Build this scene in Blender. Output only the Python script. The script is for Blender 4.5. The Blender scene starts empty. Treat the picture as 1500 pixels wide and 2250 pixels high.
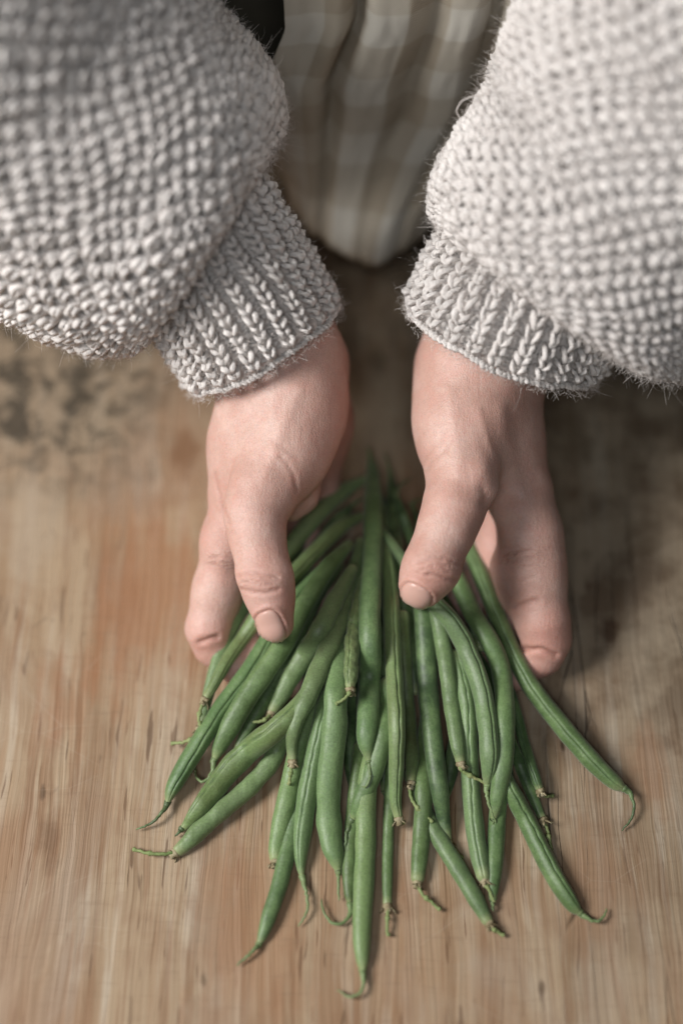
import bpy, math, random
import numpy as np
from mathutils import Vector, noise as mnoise

random.seed(7)
rng = np.random.default_rng(7)
S = bpy.context.scene
COL = S.collection

# ------------------------------------------------------------------ camera, world, lights
CAM = np.array([0.0, -0.30, 0.51962])
FWD = np.array([0.0, 0.5, -0.866025])
UP = np.array([0.0, 0.866025, 0.5])
RIGHT = np.array([1.0, 0.0, 0.0])
cam_data = bpy.data.cameras.new('camera')
cam = bpy.data.objects.new('camera', cam_data)
COL.objects.link(cam)
cam.location = CAM
cam.rotation_euler = (math.radians(30), 0, 0)
cam_data.sensor_fit = 'VERTICAL'
cam_data.sensor_height = 36
cam_data.sensor_width = 24
cam_data.lens = 50
cam_data.clip_start = 0.01
cam_data.clip_end = 50
cam_data.dof.use_dof = True
cam_data.dof.focus_distance = 0.531
cam_data.dof.aperture_fstop = 1.9
S.camera = cam

world = bpy.data.worlds.new('World')
S.world = world
world.use_nodes = True
wb = world.node_tree.nodes['Background']
wb.inputs[0].default_value = (0.86, 0.93, 1.0, 1)
wb.inputs[1].default_value = 0.015


def area(name, loc, target, size, power, col):
    L = bpy.data.lights.new(name, 'AREA')
    L.shape = 'RECTANGLE'
    L.size, L.size_y = size
    L.energy = power
    L.color = col
    o = bpy.data.objects.new(name, L)
    COL.objects.link(o)
    o.location = loc
    d = Vector(target) - Vector(loc)
    o.rotation_euler = d.to_track_quat('-Z', 'Y').to_euler()
    return o


area('window_light', (-0.98, -0.22, 0.95), (0.02, 0.0, 0.02), (0.5, 0.5), 24.5, (1.0, 0.985, 0.965))
area('added_fill_light', (-0.15, -0.95, 1.45), (0.0, 0.05, 0.03), (0.5, 0.4), 6.6, (0.93, 0.97, 1.0))  # fill lamp added in front to brighten the apron hem and the table
S.view_settings.view_transform = 'Standard'
S.view_settings.look = 'None'
S.view_settings.exposure = 0
S.view_settings.gamma = 1
S.cycles.max_bounces = 6
S.cycles.diffuse_bounces = 3
S.cycles.glossy_bounces = 2
S.cycles.caustics_reflective = False
S.cycles.caustics_refractive = False


def P(px, py, d):
    """world point seen at photograph pixel (px,py) at axial depth d"""
    return CAM + d * (FWD + RIGHT * ((px - 750) / 3125) - UP * ((py - 1125) / 3125))


def Tz(px, py, z):
    r = FWD + RIGHT * ((px - 750) / 3125) - UP * ((py - 1125) / 3125)
    return CAM + r * ((z - CAM[2]) / r[2])


def project(v):
    q = v - CAM
    d = q @ FWD
    return 750 + 3125 * (q @ RIGHT) / d, 1125 - 3125 * (q @ UP) / d, d


# ------------------------------------------------------------------ helpers
def make_mesh(name, verts, faces, smooth=True):
    me = bpy.data.meshes.new(name)
    verts = np.ascontiguousarray(verts, dtype=np.float32)
    faces = np.asarray(faces)
    me.vertices.add(len(verts))
    me.vertices.foreach_set('co', verts.ravel())
    n, k = faces.shape
    me.loops.add(n * k)
    me.loops.foreach_set('vertex_index', np.ascontiguousarray(faces, dtype=np.int32).ravel())
    me.polygons.add(n)
    me.polygons.foreach_set('loop_start', np.arange(0, n * k, k, dtype=np.int32))
    me.update(calc_edges=True)
    me.polygons.foreach_set('use_smooth', np.full(n, smooth, dtype=bool))
    me.validate()
    return me


def link(name, me, mat, parent=None, **props):
    o = bpy.data.objects.new(name, me)
    COL.objects.link(o)
    if mat is not None:
        me.materials.append(mat)
    if parent is not None:
        o.parent = parent
        o.matrix_parent_inverse = parent.matrix_basis.inverted()
    for k, v in props.items():
        o[k] = v
    return o


def empty(name, loc, **props):
    o = bpy.data.objects.new(name, None)
    o.empty_display_size = 0.01
    COL.objects.link(o)
    o.location = loc
    for k, v in props.items():
        o[k] = v
    return o


def vattr(me, name, vals):
    a = me.attributes.new(name, 'FLOAT', 'POINT')
    a.data.foreach_set('value', np.ascontiguousarray(vals, dtype=np.float32))


class Mat:
    def __init__(self, name):
        self.m = bpy.data.materials.new(name)
        self.m.use_nodes = True
        self.t = self.m.node_tree
        self.b = self.t.nodes['Principled BSDF']

    def n(self, kind, **kw):
        x = self.t.nodes.new(kind)
        for k, v in kw.items():
            if k.startswith('i_'):
                x.inputs[k[2:].replace('_', ' ')].default_value = v
            else:
                setattr(x, k, v)
        return x

    def l(self, a, b):
        self.t.links.new(a, b)

    def coord(self, kind='Object', scale=(1, 1, 1), rot=(0, 0, 0)):
        c = self.n('ShaderNodeTexCoord')
        mp = self.n('ShaderNodeMapping')
        mp.inputs['Scale'].default_value = scale
        mp.inputs['Rotation'].default_value = rot
        self.l(c.outputs[kind], mp.inputs[0])
        return mp.outputs[0]

    def noise(self, vec, scale, detail=3, rough=0.5, dist=0.0):
        x = self.n('ShaderNodeTexNoise')
        x.inputs['Scale'].default_value = scale
        x.inputs['Detail'].default_value = detail
        x.inputs['Roughness'].default_value = rough
        x.inputs['Distortion'].default_value = dist
        self.l(vec, x.inputs['Vector'])
        return x.outputs['Fac']

    def ramp(self, fac, stops):
        x = self.n('ShaderNodeValToRGB')
        e = x.color_ramp.elements
        while len(e) > 1:
            e.remove(e[0])
        e[0].position = stops[0][0]
        c = stops[0][1]
        e[0].color = (c, c, c, 1) if not isinstance(c, tuple) else (*c, 1)
        for p_, c in stops[1:]:
            q = e.new(p_)
            q.color = (c, c, c, 1) if not isinstance(c, tuple) else (*c, 1)
        self.l(fac, x.inputs[0])
        return x.outputs[0]

    def mix(self, fac, a, b, blend='MIX'):
        x = self.n('ShaderNodeMix', data_type='RGBA', blend_type=blend)
        for v, i in ((fac, 0), (a, 6), (b, 7)):
            if isinstance(v, (int, float)):
                x.inputs[i].default_value = v
            elif isinstance(v, tuple):
                x.inputs[i].default_value = (*v, 1)
            else:
                self.l(v, x.inputs[i])
        return x.outputs[2]

    def math(self, op, a, b=0.0, c=None):
        x = self.n('ShaderNodeMath', operation=op)
        for i, v in enumerate((a, b, c)):
            if v is None:
                continue
            if isinstance(v, (int, float)):
                x.inputs[i].default_value = v
            else:
                self.l(v, x.inputs[i])
        return x.outputs[0]

    def attr(self, name):
        x = self.n('ShaderNodeAttribute')
        x.attribute_name = name
        return x

    def bump(self, h, dist, strength=1.0, prev=None):
        x = self.n('ShaderNodeBump')
        x.inputs['Distance'].default_value = dist
        x.inputs['Strength'].default_value = strength
        self.l(h, x.inputs['Height'])
        if prev is not None:
            self.l(prev, x.inputs['Normal'])
        return x.outputs[0]


# ------------------------------------------------------------------ materials
def mat_wood():
    M = Mat('worn_wood')
    base = M.coord('Object')
    # gentle waviness of the grain
    warp = M.noise(M.coord('Object', (6, 2.2, 1)), 1.0, 2)
    cx = M.n('ShaderNodeSeparateXYZ')
    M.l(base, cx.inputs[0])
    xw = M.math('ADD', cx.outputs[0], M.math('MULTIPLY', M.math('SUBTRACT', warp, 0.5), 0.035))
    w2_ = M.noise(M.coord('Object', (45, 18, 1)), 1.0, 2)
    xw = M.math('ADD', xw, M.math('MULTIPLY', M.math('SUBTRACT', w2_, 0.5), 0.006))
    cb = M.n('ShaderNodeCombineXYZ')
    M.l(xw, cb.inputs[0]); M.l(cx.outputs[1], cb.inputs[1])
    def st(sx, sy):
        mp = M.n('ShaderNodeMapping')
        mp.inputs['Scale'].default_value = (sx, sy, 1)
        M.l(cb.outputs[0], mp.inputs[0])
        return mp.outputs[0]
    bands = M.noise(st(55, 1.6), 1, 4, .6)
    fine = M.noise(st(420, 9), 1, 3, .6)
    finest = M.noise(st(800, 14), 1, 2, .6)
    blotch = M.noise(base, 11, 3, .55, .4)
    blotch2 = M.noise(M.coord('Object', (1, .5, 1)), 26, 4, .6, .5)
    col = M.ramp(bands, [(.28, (.25, .158, .092)), (.42, (.36, .245, .155)), (.52, (.43, .312, .21)), (.62, (.34, .215, .13)), (.75, (.44, .31, .205))])
    col = M.mix(M.math('MULTIPLY', M.ramp(fine, [(.45, 0.0), (.68, 1.0)]), .28), col, (.55, .45, .345))
    col = M.mix(M.math('MULTIPLY', M.ramp(fine, [(.28, 1.0), (.45, 0.0)]), .34), col, (.18, .105, .062))
    lst = M.ramp(M.noise(st(170, 7), 1, 4, .6), [(.49, 0.0), (.58, 1.0)])
    lpa = M.ramp(M.noise(M.coord('Object', (1, .6, 1)), 14, 3, .55), [(.40, 0.0), (.60, 1.0)])
    col = M.mix(M.math('MULTIPLY', M.math('MULTIPLY', lst, lpa), .8), col, (.60, .51, .42))
    dst = M.ramp(M.noise(st(150, 9), 1.3, 4, .6), [(.54, 0.0), (.63, 1.0)])
    col = M.mix(M.math('MULTIPLY', dst, .55), col, (.24, .125, .065))
    tick = M.ramp(M.noise(st(420, 36), 1, 2, .5), [(.64, 0.0), (.68, 1.0)])
    col = M.mix(M.math('MULTIPLY', tick, .7), col, (.12, .065, .035))
    # orange worn patches
    col = M.mix(M.math('MULTIPLY', M.ramp(blotch, [(.48, 0.0), (.66, 1.0)]), .45), col, (.37, .19, .10))
    # grey washed patches
    col = M.mix(M.math('MULTIPLY', M.ramp(blotch2, [(.5, 0.0), (.72, 1.0)]), .5), col, (.46, .38, .31))
    # weathered mottling; its darkening towards the person and +X paints in shade
    gy = M.math('MULTIPLY_ADD', cx.outputs[1], 3.8, M.math('MULTIPLY_ADD', cx.outputs[0], 7.0, .22))
    gy = M.math('ADD', gy, M.math('MULTIPLY', M.math('SUBTRACT', M.noise(base, 7, 3, .6), .5), 1.6))
    gm = M.ramp(gy, [(.05, 0.0), (1.0, 1.0)])
    bl3 = M.ramp(M.noise(M.coord('Object', (1.3, .8, 1)), 20, 4, .62, .6), [(.47, 0.0), (.60, 1.0)])
    col = M.mix(M.math('MULTIPLY', bl3, .42), col, (.25, .135, .075))
    col = M.mix(M.math('MULTIPLY', gm, .78), col, M.mix(M.ramp(M.noise(base, 30, 4, .65), [(.42, 0.0), (.58, 1.0)]), (.11, .085, .06), (.30, .25, .19)))
    # dark mouldy stain group on the far left and small spots
    v = M.n('ShaderNodeVectorMath', operation='DISTANCE')
    M.l(base, v.inputs[0]); v.inputs[1].default_value = (-.130, .066, 0)
    near = M.ramp(M.math('ADD', v.outputs['Value'], M.math('MULTIPLY', M.math('SUBTRACT', M.noise(base, 35, 4, .6), .5), .05)), [(.030, 1.0), (.070, 0.0)])
    col = M.mix(M.math('MULTIPLY', near, .75), col, (.285, .225, .165))
    sp = M.ramp(M.noise(base, 75, 5, .7, .8), [(.44, 0.0), (.56, 1.0)])
    col = M.mix(M.math('MULTIPLY', M.math('MULTIPLY', near, sp), .88), col, (.045, .036, .026))
    def patch(px_, py_, r_, c_, amt, ns=40):
        nonlocal col
        w = Tz(px_, py_, 0)
        q = M.n('ShaderNodeVectorMath', operation='DISTANCE')
        sq = M.n('ShaderNodeMapping'); sq.inputs['Scale'].default_value = (2.0, 1, 1)
        M.l(base, sq.inputs[0]); M.l(sq.outputs[0], q.inputs[0]); q.inputs[1].default_value = (w[0] * 2.0, w[1], 0)
        e = M.math('ADD', q.outputs['Value'], M.math('ADD', M.math('MULTIPLY', M.math('SUBTRACT', M.noise(base, ns, 4, .65, .5), .5), r_ * 2.0), M.math('MULTIPLY', M.math('SUBTRACT', M.noise(st(160, 9), 1, 3, .6), .5), r_ * 1.8)))
        col = M.mix(M.math('MULTIPLY', M.ramp(M.math('DIVIDE', e, r_), [(.35, 1.0), (1.0, 0.0)]), amt), col, c_)
    patch(405, 980, .014, (.20, .095, .045), .7); patch(330, 1330, .050, (.36, .17, .085), .65, 20); patch(140, 1560, .030, (.33, .16, .085), .6, 25)
    patch(70, 1160, .035, (.42, .33, .25), .6, 25); patch(560, 2060, .05, (.38, .19, .10), .45, 20); patch(110, 1850, .012, (.17, .09, .05), .6, 60)
    patch(840, 930, .030, (.44, .36, .27), .6, 30); patch(770, 740, .016, (.15, .11, .075), .6, 40); patch(830, 800, .008, (.17, .125, .085), .6, 60); patch(1340, 1390, .008, (.09, .05, .03), .8, 80)  # first patch paints in the light falling on the table between the hands
    patch(1290, 1290, .005, (.09, .05, .03), .7, 90); patch(1190, 2170, .004, (.10, .06, .035), .7, 140); patch(1420, 1180, .022, (.12, .085, .055), .65, 45)
    patch(1260, 960, .020, (.13, .095, .06), .6, 45); patch(1430, 1700, .02, (.30, .15, .08), .5, 40); patch(1300, 1950, .03, (.34, .20, .12), .5, 30)
    patch(740, 1210, .02, (.2, .12, .08), .3, 30); patch(95, 1740, .003, (.10, .06, .035), .7, 160); patch(447, 2150, .003, (.12, .075, .045), .6, 160); patch(1235, 1640, .003, (.06, .035, .02), .9, 120)
    specks = M.ramp(M.noise(M.coord('Object', (1, .55, 1)), 95, 3, .6, .5), [(.70, 0.0), (.78, 1.0)])
    col = M.mix(M.math('MULTIPLY', specks, .65), col, (.11, .07, .045))
    # drying cracks: long thin dark lines along the grain
    vo = M.n('ShaderNodeTexVoronoi', feature='DISTANCE_TO_EDGE')
    vo.inputs['Scale'].default_value = 1
    M.l(st(110, 9), vo.inputs['Vector'])
    crack = M.ramp(vo.outputs['Distance'], [(.0, 1.0), (.016, 0.0)])
    cmask = M.ramp(M.noise(st(30, 9), 1, 3, .6), [(.54, 0.0), (.62, 1.0)])
    crack = M.math('MULTIPLY', M.math('MULTIPLY', crack, cmask), M.ramp(M.math('MULTIPLY_ADD', cx.outputs[0], 5.0, .5), [(.25, .15), (.7, 1.0)]))
    col = M.mix(M.math('MULTIPLY', crack, .8), col, (.05, .03, .02))
    # cross-cut knife scratches (light, thin)
    vs = M.n('ShaderNodeTexVoronoi', feature='DISTANCE_TO_EDGE')
    mp = M.n('ShaderNodeMapping'); mp.inputs['Scale'].default_value = (26, 60, 1); mp.inputs['Rotation'].default_value = (0, 0, .9)
    M.l(base, mp.inputs[0]); M.l(mp.outputs[0], vs.inputs['Vector']); vs.inputs['Scale'].default_value = 1
    scr = M.math('MULTIPLY', M.ramp(vs.outputs['Distance'], [(.0, 1.0), (.012, 0.0)]), M.ramp(M.noise(base, 25, 2), [(.5, 0.0), (.62, 1.0)]))
    col = M.mix(M.math('MULTIPLY', scr, .15), col, (.6, .5, .42))
    cross = M.noise(M.coord('Object', (60, 520, 1), (0, 0, .9)), 1, 3, .65)
    col = M.mix(M.math('MULTIPLY', M.ramp(cross, [(.30, 1.0), (.45, 0.0)]), .22), col, (.22, .14, .09))
    col = M.mix(1.0, col, (.85, .845, .80), 'MULTIPLY')
    M.l(col, M.b.inputs['Base Color'])
    M.l(M.ramp(bands, [(.3, .55), (.7, .72)]), M.b.inputs['Roughness'])
    M.b.inputs['Specular IOR Level'].default_value = .3
    h = M.math('ADD', M.math('MULTIPLY', fine, .9), M.math('MULTIPLY', finest, .6))
    h = M.math('SUBTRACT', h, M.math('MULTIPLY', crack, 1.6))
    M.l(M.bump(h, .0006, .8), M.b.inputs['Normal'])
    return M.m


def mat_bean():
    M = Mat('green_bean_skin')
    oi = M.n('ShaderNodeObjectInfo')
    c = M.coord('Object')
    off = M.n('ShaderNodeVectorMath', operation='ADD')
    M.l(c, off.inputs[0])
    sc = M.n('ShaderNodeVectorMath', operation='SCALE'); sc.inputs[0].default_value = (3.1, 5.7, 2.3)
    M.l(oi.outputs['Random'], sc.inputs['Scale']); M.l(sc.outputs[0], off.inputs[1])
    v = off.outputs[0]
    mott = M.noise(v, 130, 4, .6)
    big = M.noise(v, 38, 2, .5)
    col = M.mix(M.ramp(big, [(.35, 0.0), (.65, 1.0)]), oi.outputs['Color'], (.12, .205, .070))
    col = M.mix(.62, col, oi.outputs['Color'])
    col = M.mix(M.math('MULTIPLY', M.ramp(mott, [(.42, 0.0), (.68, 1.0)]), .5), col, (.20, .30, .12))
    speck = M.ramp(M.noise(v, 1500, 2, .6), [(.35, .82), (.65, 1.12)])
    col = M.mix(1.0, col, speck, 'MULTIPLY')
    # brown-grey bruises
    br = M.ramp(M.noise(v, 75, 4, .7, 1.0), [(.655, 0.0), (.72, 1.0)])
    col = M.mix(M.math('MULTIPLY', br, .38), col, (.10, .115, .055))
    # suture line is a little darker, ends are paler / browner
    col = M.mix(M.math('MULTIPLY', M.attr('seam').outputs['Fac'], .75), col, (.035, .07, .022))
    col = M.mix(M.math('MULTIPLY', M.attr('endt').outputs['Fac'], .55), col, (.33, .36, .17))
    M.l(col, M.b.inputs['Base Color'])
    M.b.inputs['Roughness'].default_value = .47
    M.b.inputs['Specular IOR Level'].default_value = .45
    M.b.inputs['Subsurface Weight'].default_value = .08
    M.b.inputs['Subsurface Radius'].default_value = (.3, .9, .2)
    M.b.inputs['Subsurface Scale'].default_value = .0015
    M.b.inputs['Sheen Weight'].default_value = .18
    M.b.inputs['Sheen Roughness'].default_value = .5
    h = M.math('ADD', M.math('MULTIPLY', M.noise(v, 900, 3, .6), .25), M.math('MULTIPLY', M.noise(v, 240, 3, .55), .9))
    M.l(M.bump(h, .0006, .55), M.b.inputs['Normal'])
    return M.m


def mat_simple(name, ramp_stops, scale, rough=.7, bump=.0003, bscale=900, spec=.3):
    M = Mat(name)
    c = M.coord('Object')
    M.l(M.ramp(M.noise(c, scale, 4, .6), ramp_stops), M.b.inputs['Base Color'])
    M.b.inputs['Roughness'].default_value = rough
    M.b.inputs['Specular IOR Level'].default_value = spec
    M.l(M.bump(M.noise(c, bscale, 3, .6), bump, .8), M.b.inputs['Normal'])
    return M.m


def mat_skin():
    M = Mat('skin')
    c = M.coord('Object')
    n1 = M.noise(c, 55, 3, .55)
    n2 = M.noise(c, 320, 3, .6)
    col = M.mix(M.ramp(n1, [(.35, 0.0), (.65, 1.0)]), (.54, .33, .27), (.65, .445, .38))
    col = M.mix(M.math('MULTIPLY', M.ramp(n2, [(.4, 0.0), (.7, 1.0)]), .35), col, (.55, .31, .25))
    col = M.mix(M.math('MULTIPLY', M.attr('red').outputs['Fac'], .75), col, (.56, .26, .205))
    col = M.mix(M.math('MULTIPLY', M.attr('crease').outputs['Fac'], .45), col, (.33, .13, .09))
    bl = M.ramp(M.noise(c, 120, 3, .6, .8), [(.50, 0.0), (.66, 1.0)])
    col = M.mix(M.math('MULTIPLY', bl, .30), col, (.58, .29, .235))
    pore = M.ramp(M.noise(c, 1700, 2, .6), [(.30, .84), (.55, 1.0)])
    col = M.mix(1.0, col, pore, 'MULTIPLY')
    M.l(col, M.b.inputs['Base Color'])
    M.b.inputs['Roughness'].default_value = .46
    M.b.inputs['Specular IOR Level'].default_value = .42
    M.b.inputs['Subsurface Weight'].default_value = .32
    M.b.inputs['Subsurface Radius'].default_value = (1.0, .38, .22)
    M.b.inputs['Subsurface Scale'].default_value = .0042
    vo = M.n('ShaderNodeTexVoronoi', feature='DISTANCE_TO_EDGE'); vo.inputs['Scale'].default_value = 1100
    M.l(c, vo.inputs['Vector'])
    mp = M.n('ShaderNodeMapping'); mp.inputs['Scale'].default_value = (1, .28, .5)
    mp.inputs['Rotation'].default_value = (0, 0, .6)
    M.l(c, mp.inputs[0])
    lines = M.noise(mp.outputs[0], 1500, 2, .6)
    folds = M.noise(mp.outputs[0], 420, 2, .6, .6)
    h = M.math('ADD', M.math('MULTIPLY', M.ramp(vo.outputs['Distance'], [(0, 0.0), (.25, 1.0)]), .35), M.math('MULTIPLY', lines, .6))
    nb = M.bump(h, .00022, .75)
    nb = M.bump(folds, .0004, .5, nb)
    # knuckle skin carries stronger cross wrinkles
    kn = M.attr('knuckle').outputs['Fac']
    mp2 = M.n('ShaderNodeMapping'); mp2.inputs['Scale'].default_value = (.30, 1.0, 1.0)
    M.l(c, mp2.inputs[0])
    wr = M.math('MULTIPLY', M.noise(mp2.outputs[0], 620, 3, .6, .5), kn)
    nb = M.bump(wr, .0016, .9, nb)
    M.l(nb, M.b.inputs['Normal'])
    return M.m


def mat_nail():
    M = Mat('fingernail')
    c = M.coord('Object')
    t = M.attr('tipness').outputs['Fac']
    col = M.mix(M.ramp(t, [(.80, 0.0), (.96, 1.0)]), (.62, .36, .30), (.68, .46, .39))
    M.l(col, M.b.inputs['Base Color'])
    M.b.inputs['Roughness'].default_value = .32
    M.b.inputs['Specular IOR Level'].default_value = .45
    M.b.inputs['Subsurface Weight'].default_value = .3
    M.b.inputs['Subsurface Radius'].default_value = (1, .45, .3)
    M.b.inputs['Subsurface Scale'].default_value = .003
    M.l(M.bump(M.noise(c, 300, 2), .0002, .4), M.b.inputs['Normal'])
    return M.m


def mat_yarn():
    M = Mat('wool_yarn')
    c = M.coord('Object')
    col = M.ramp(M.noise(c, 60, 3, .6), [(.3, (.765, .71, .675)), (.7, (.865, .81, .775))])
    fl = M.ramp(M.noise(c, 210, 3, .7, .6), [(.69, 0.0), (.76, 1.0)])
    col = M.mix(M.math('MULTIPLY', fl, .35), col, (.40, .27, .15))
    M.l(col, M.b.inputs['Base Color'])
    M.b.inputs['Roughness'].default_value = .95
    M.b.inputs['Specular IOR Level'].default_value = .08
    M.b.inputs['Sheen Weight'].default_value = .15
    M.b.inputs['Sheen Roughness'].default_value = .6
    M.b.inputs['Subsurface Weight'].default_value = .15
    M.b.inputs['Subsurface Radius'].default_value = (1, .9, .85)
    M.b.inputs['Subsurface Scale'].default_value = .0015
    # twisted plies: diagonal ridges from the tube coordinates
    uv = M.n('ShaderNodeAttribute'); uv.attribute_name = 'yu'
    vv = M.n('ShaderNodeAttribute'); vv.attribute_name = 'yv'
    ph = M.math('ADD', M.math('MULTIPLY', uv.outputs['Fac'], 14.0), M.math('MULTIPLY', vv.outputs['Fac'], 18.85))
    h = M.math('SINE', ph)
    nb = M.bump(h, .00025, .6)
    nb = M.bump(M.noise(c, 2200, 3, .7), .0005, .9, nb)
    M.l(nb, M.b.inputs['Normal'])
    return M.m


def mat_fibre():
    M = Mat('wool_fibre')
    M.b.inputs['Base Color'].default_value = (.74, .68, .64, 1)
    M.b.inputs['Roughness'].default_value = .9
    M.b.inputs['Specular IOR Level'].default_value = .1
    return M.m


def mat_linen():
    M = Mat('checked_linen')
    u = M.attr('cu').outputs['Fac']; v = M.attr('cv').outputs['Fac']
    def band(x, off):
        return M.ramp(M.math('FRACT', M.math('ADD', M.math('MULTIPLY', x, 29.0), off)), [(.0, 0.0), (.04, 1.0), (.48, 1.0), (.52, 0.0)])
    a = band(u, .02); b = band(v, .2)
    lvl = M.math('MULTIPLY_ADD', a, .62, M.math('MULTIPLY', b, .38))
    col = M.ramp(lvl, [(.0, (.42, .355, .27)), (.5, (.53, .475, .39)), (1.0, (.68, .65, .58))])
    w1 = M.math('SINE', M.math('MULTIPLY', u, 6283.0 / 0.85))
    w2 = M.math('SINE', M.math('MULTIPLY', v, 6283.0 / 0.85))
    wv = M.math('MULTIPLY', w1, w2)
    cb = M.n('ShaderNodeCombineXYZ'); M.l(u, cb.inputs[0]); M.l(v, cb.inputs[1])
    mp = M.n('ShaderNodeMapping'); mp.inputs['Scale'].default_value = (1, .15, 1); M.l(cb.outputs[0], mp.inputs[0])
    slub = M.noise(mp.outputs[0], 1600, 2, .6)
    col = M.mix(M.math('MULTIPLY', M.math('MULTIPLY_ADD', wv, .5, .5), .35), col, (.20, .17, .13), 'MULTIPLY')
    col = M.mix(M.math('MULTIPLY', slub, .3), col, (.55, .5, .42))
    M.l(col, M.b.inputs['Base Color'])
    M.b.inputs['Roughness'].default_value = .9
    M.b.inputs['Specular IOR Level'].default_value = .12
    M.l(M.bump(M.math('ADD', wv, slub), .00025, .7), M.b.inputs['Normal'])
    return M.m


WOOD = mat_wood(); BEAN = mat_bean(); SKIN = mat_skin(); NAIL = mat_nail(); YARN = mat_yarn(); FIBRE = mat_fibre(); LINEN = mat_linen()
STEM = mat_simple('bean_stem', [(.3, (.13, .19, .06)), (.6, (.26, .31, .13)), (.8, (.30, .24, .12))], 140, .6, .0003)
CALYX = mat_simple('dry_calyx', [(.3, (.16, .12, .06)), (.55, (.33, .28, .17)), (.75, (.50, .45, .32))], 420, .8, .0006)
BEAK = mat_simple('bean_beak', [(.3, (.05, .085, .03)), (.6, (.12, .18, .06)), (.8, (.13, .10, .05))], 200, .6, .0004)
DARK = mat_simple('dark_cloth', [(.3, (.010, .010, .008)), (.7, (.018, .017, .013))], 60, .95, .0006, 1500, .1)

# ------------------------------------------------------------------ table
def build_table():
    X0, X1, Y0, Y1, TH = -.45, .45, -.32, .205, .034
    nx, ny = 90, 60
    xs = np.linspace(X0, X1, nx); ys = np.linspace(Y0, Y1, ny)
    gx, gy = np.meshgrid(xs, ys, indexing='ij')
    gz = np.zeros_like(gx)
    for i in range(nx):
        for j in range(ny):
            gz[i, j] = .0006 * mnoise.noise(Vector((xs[i] * 30, ys[j] * 4, 0))) - .0002
    top = np.stack([gx, gy, gz], -1).reshape(-1, 3)
    bot = top.copy(); bot[:, 2] = -TH
    N = nx * ny
    idx = np.arange(N).reshape(nx, ny)
    f = np.stack([idx[:-1, :-1], idx[1:, :-1], idx[1:, 1:], idx[:-1, 1:]], -1).reshape(-1, 4)
    fb = f[:, ::-1] + N
    sides = []
    def strip(a):
        a = list(a)
        for p, q in zip(a[:-1], a[1:]):
            sides.append((p + N, q + N, q, p))
    strip(idx[:, 0]); strip(idx[-1, :]); strip(idx[::-1, -1]); strip(idx[0, ::-1])
    me = make_mesh('wooden_table', np.vstack([top, bot]), np.vstack([f, fb, np.array(sides)]))
    link('wooden_table', me, WOOD, None, label='worn bare wooden table top with cracks and stains under the beans', category='table')


build_table()

# ------------------------------------------------------------------ splines and tubes
def catmull(pts, n):
    pts = np.asarray(pts, float)
    if len(pts) == 2:
        t = np.linspace(0, 1, n)[:, None]
        return pts[0] * (1 - t) + pts[1] * t
    P0 = np.vstack([2 * pts[0] - pts[1], pts, 2 * pts[-1] - pts[-2]])
    seg = np.linalg.norm(np.diff(pts[:, :2], axis=0), axis=1) + 1e-9
    cum = np.concatenate([[0], np.cumsum(seg)])
    tt = np.linspace(0, cum[-1], n)
    out = []
    for t in tt:
        i = min(np.searchsorted(cum, t, 'right') - 1, len(pts) - 2)
        u = (t - cum[i]) / seg[i]
        a, b, c, d = P0[i], P0[i + 1], P0[i + 2], P0[i + 3]
        out.append(.5 * ((2 * b) + (-a + c) * u + (2 * a - 5 * b + 4 * c - d) * u * u + (-a + 3 * b - 3 * c + d) * u ** 3))
    return np.array(out)


def frames(path, up=(0, 0, 1)):
    T = np.gradient(path, axis=0)
    T /= np.linalg.norm(T, axis=1)[:, None] + 1e-12
    Ns = []
    n = np.array(up, float)
    for t in T:
        n = n - t * (n @ t)
        n /= np.linalg.norm(n) + 1e-12
        Ns.append(n)
    Ns = np.array(Ns)
    B = np.cross(T, Ns)
    return T, Ns, B


def tube(path, rad, sides=8, up=(0, 0, 1), cap=True):
    path = np.asarray(path, float); rad = np.asarray(rad, float)
    T, N, B = frames(path, up)
    ph = np.linspace(0, 2 * np.pi, sides, endpoint=False)
    ring = (N[:, None] * np.cos(ph)[None, :, None] + B[:, None] * np.sin(ph)[None, :, None]) * rad[:, None, None] + path[:, None]
    n = len(path)
    v = ring.reshape(-1, 3)
    i = np.arange(n - 1)[:, None] * sides; j = np.arange(sides)[None]
    jn = (j + 1) % sides
    f = np.stack([i + j, i + jn, i + sides + jn, i + sides + j], -1).reshape(-1, 4)
    if cap:
        v = np.vstack([v, path[0] - T[0] * rad[0] * .4, path[-1] + T[-1] * rad[-1] * .4])
        a, b = len(v) - 2, len(v) - 1
        j = j[0]; jn = jn[0]
        c0 = np.stack([jn, j, np.full(sides, a), np.full(sides, a)], -1)
        c1 = np.stack([(n - 1) * sides + j, (n - 1) * sides + jn, np.full(sides, b), np.full(sides, b)], -1)
        f = np.vstack([f, c0, c1])
    return v, f


def mesh_any(name, verts, faces):
    fl = [tuple(dict.fromkeys(int(x) for x in q)) for q in faces]
    me = bpy.data.meshes.new(name)
    me.from_pydata([tuple(x) for x in verts], [], [q for q in fl if len(q) > 2])
    me.polygons.foreach_set('use_smooth', [True] * len(me.polygons))
    me.update()
    return me


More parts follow.
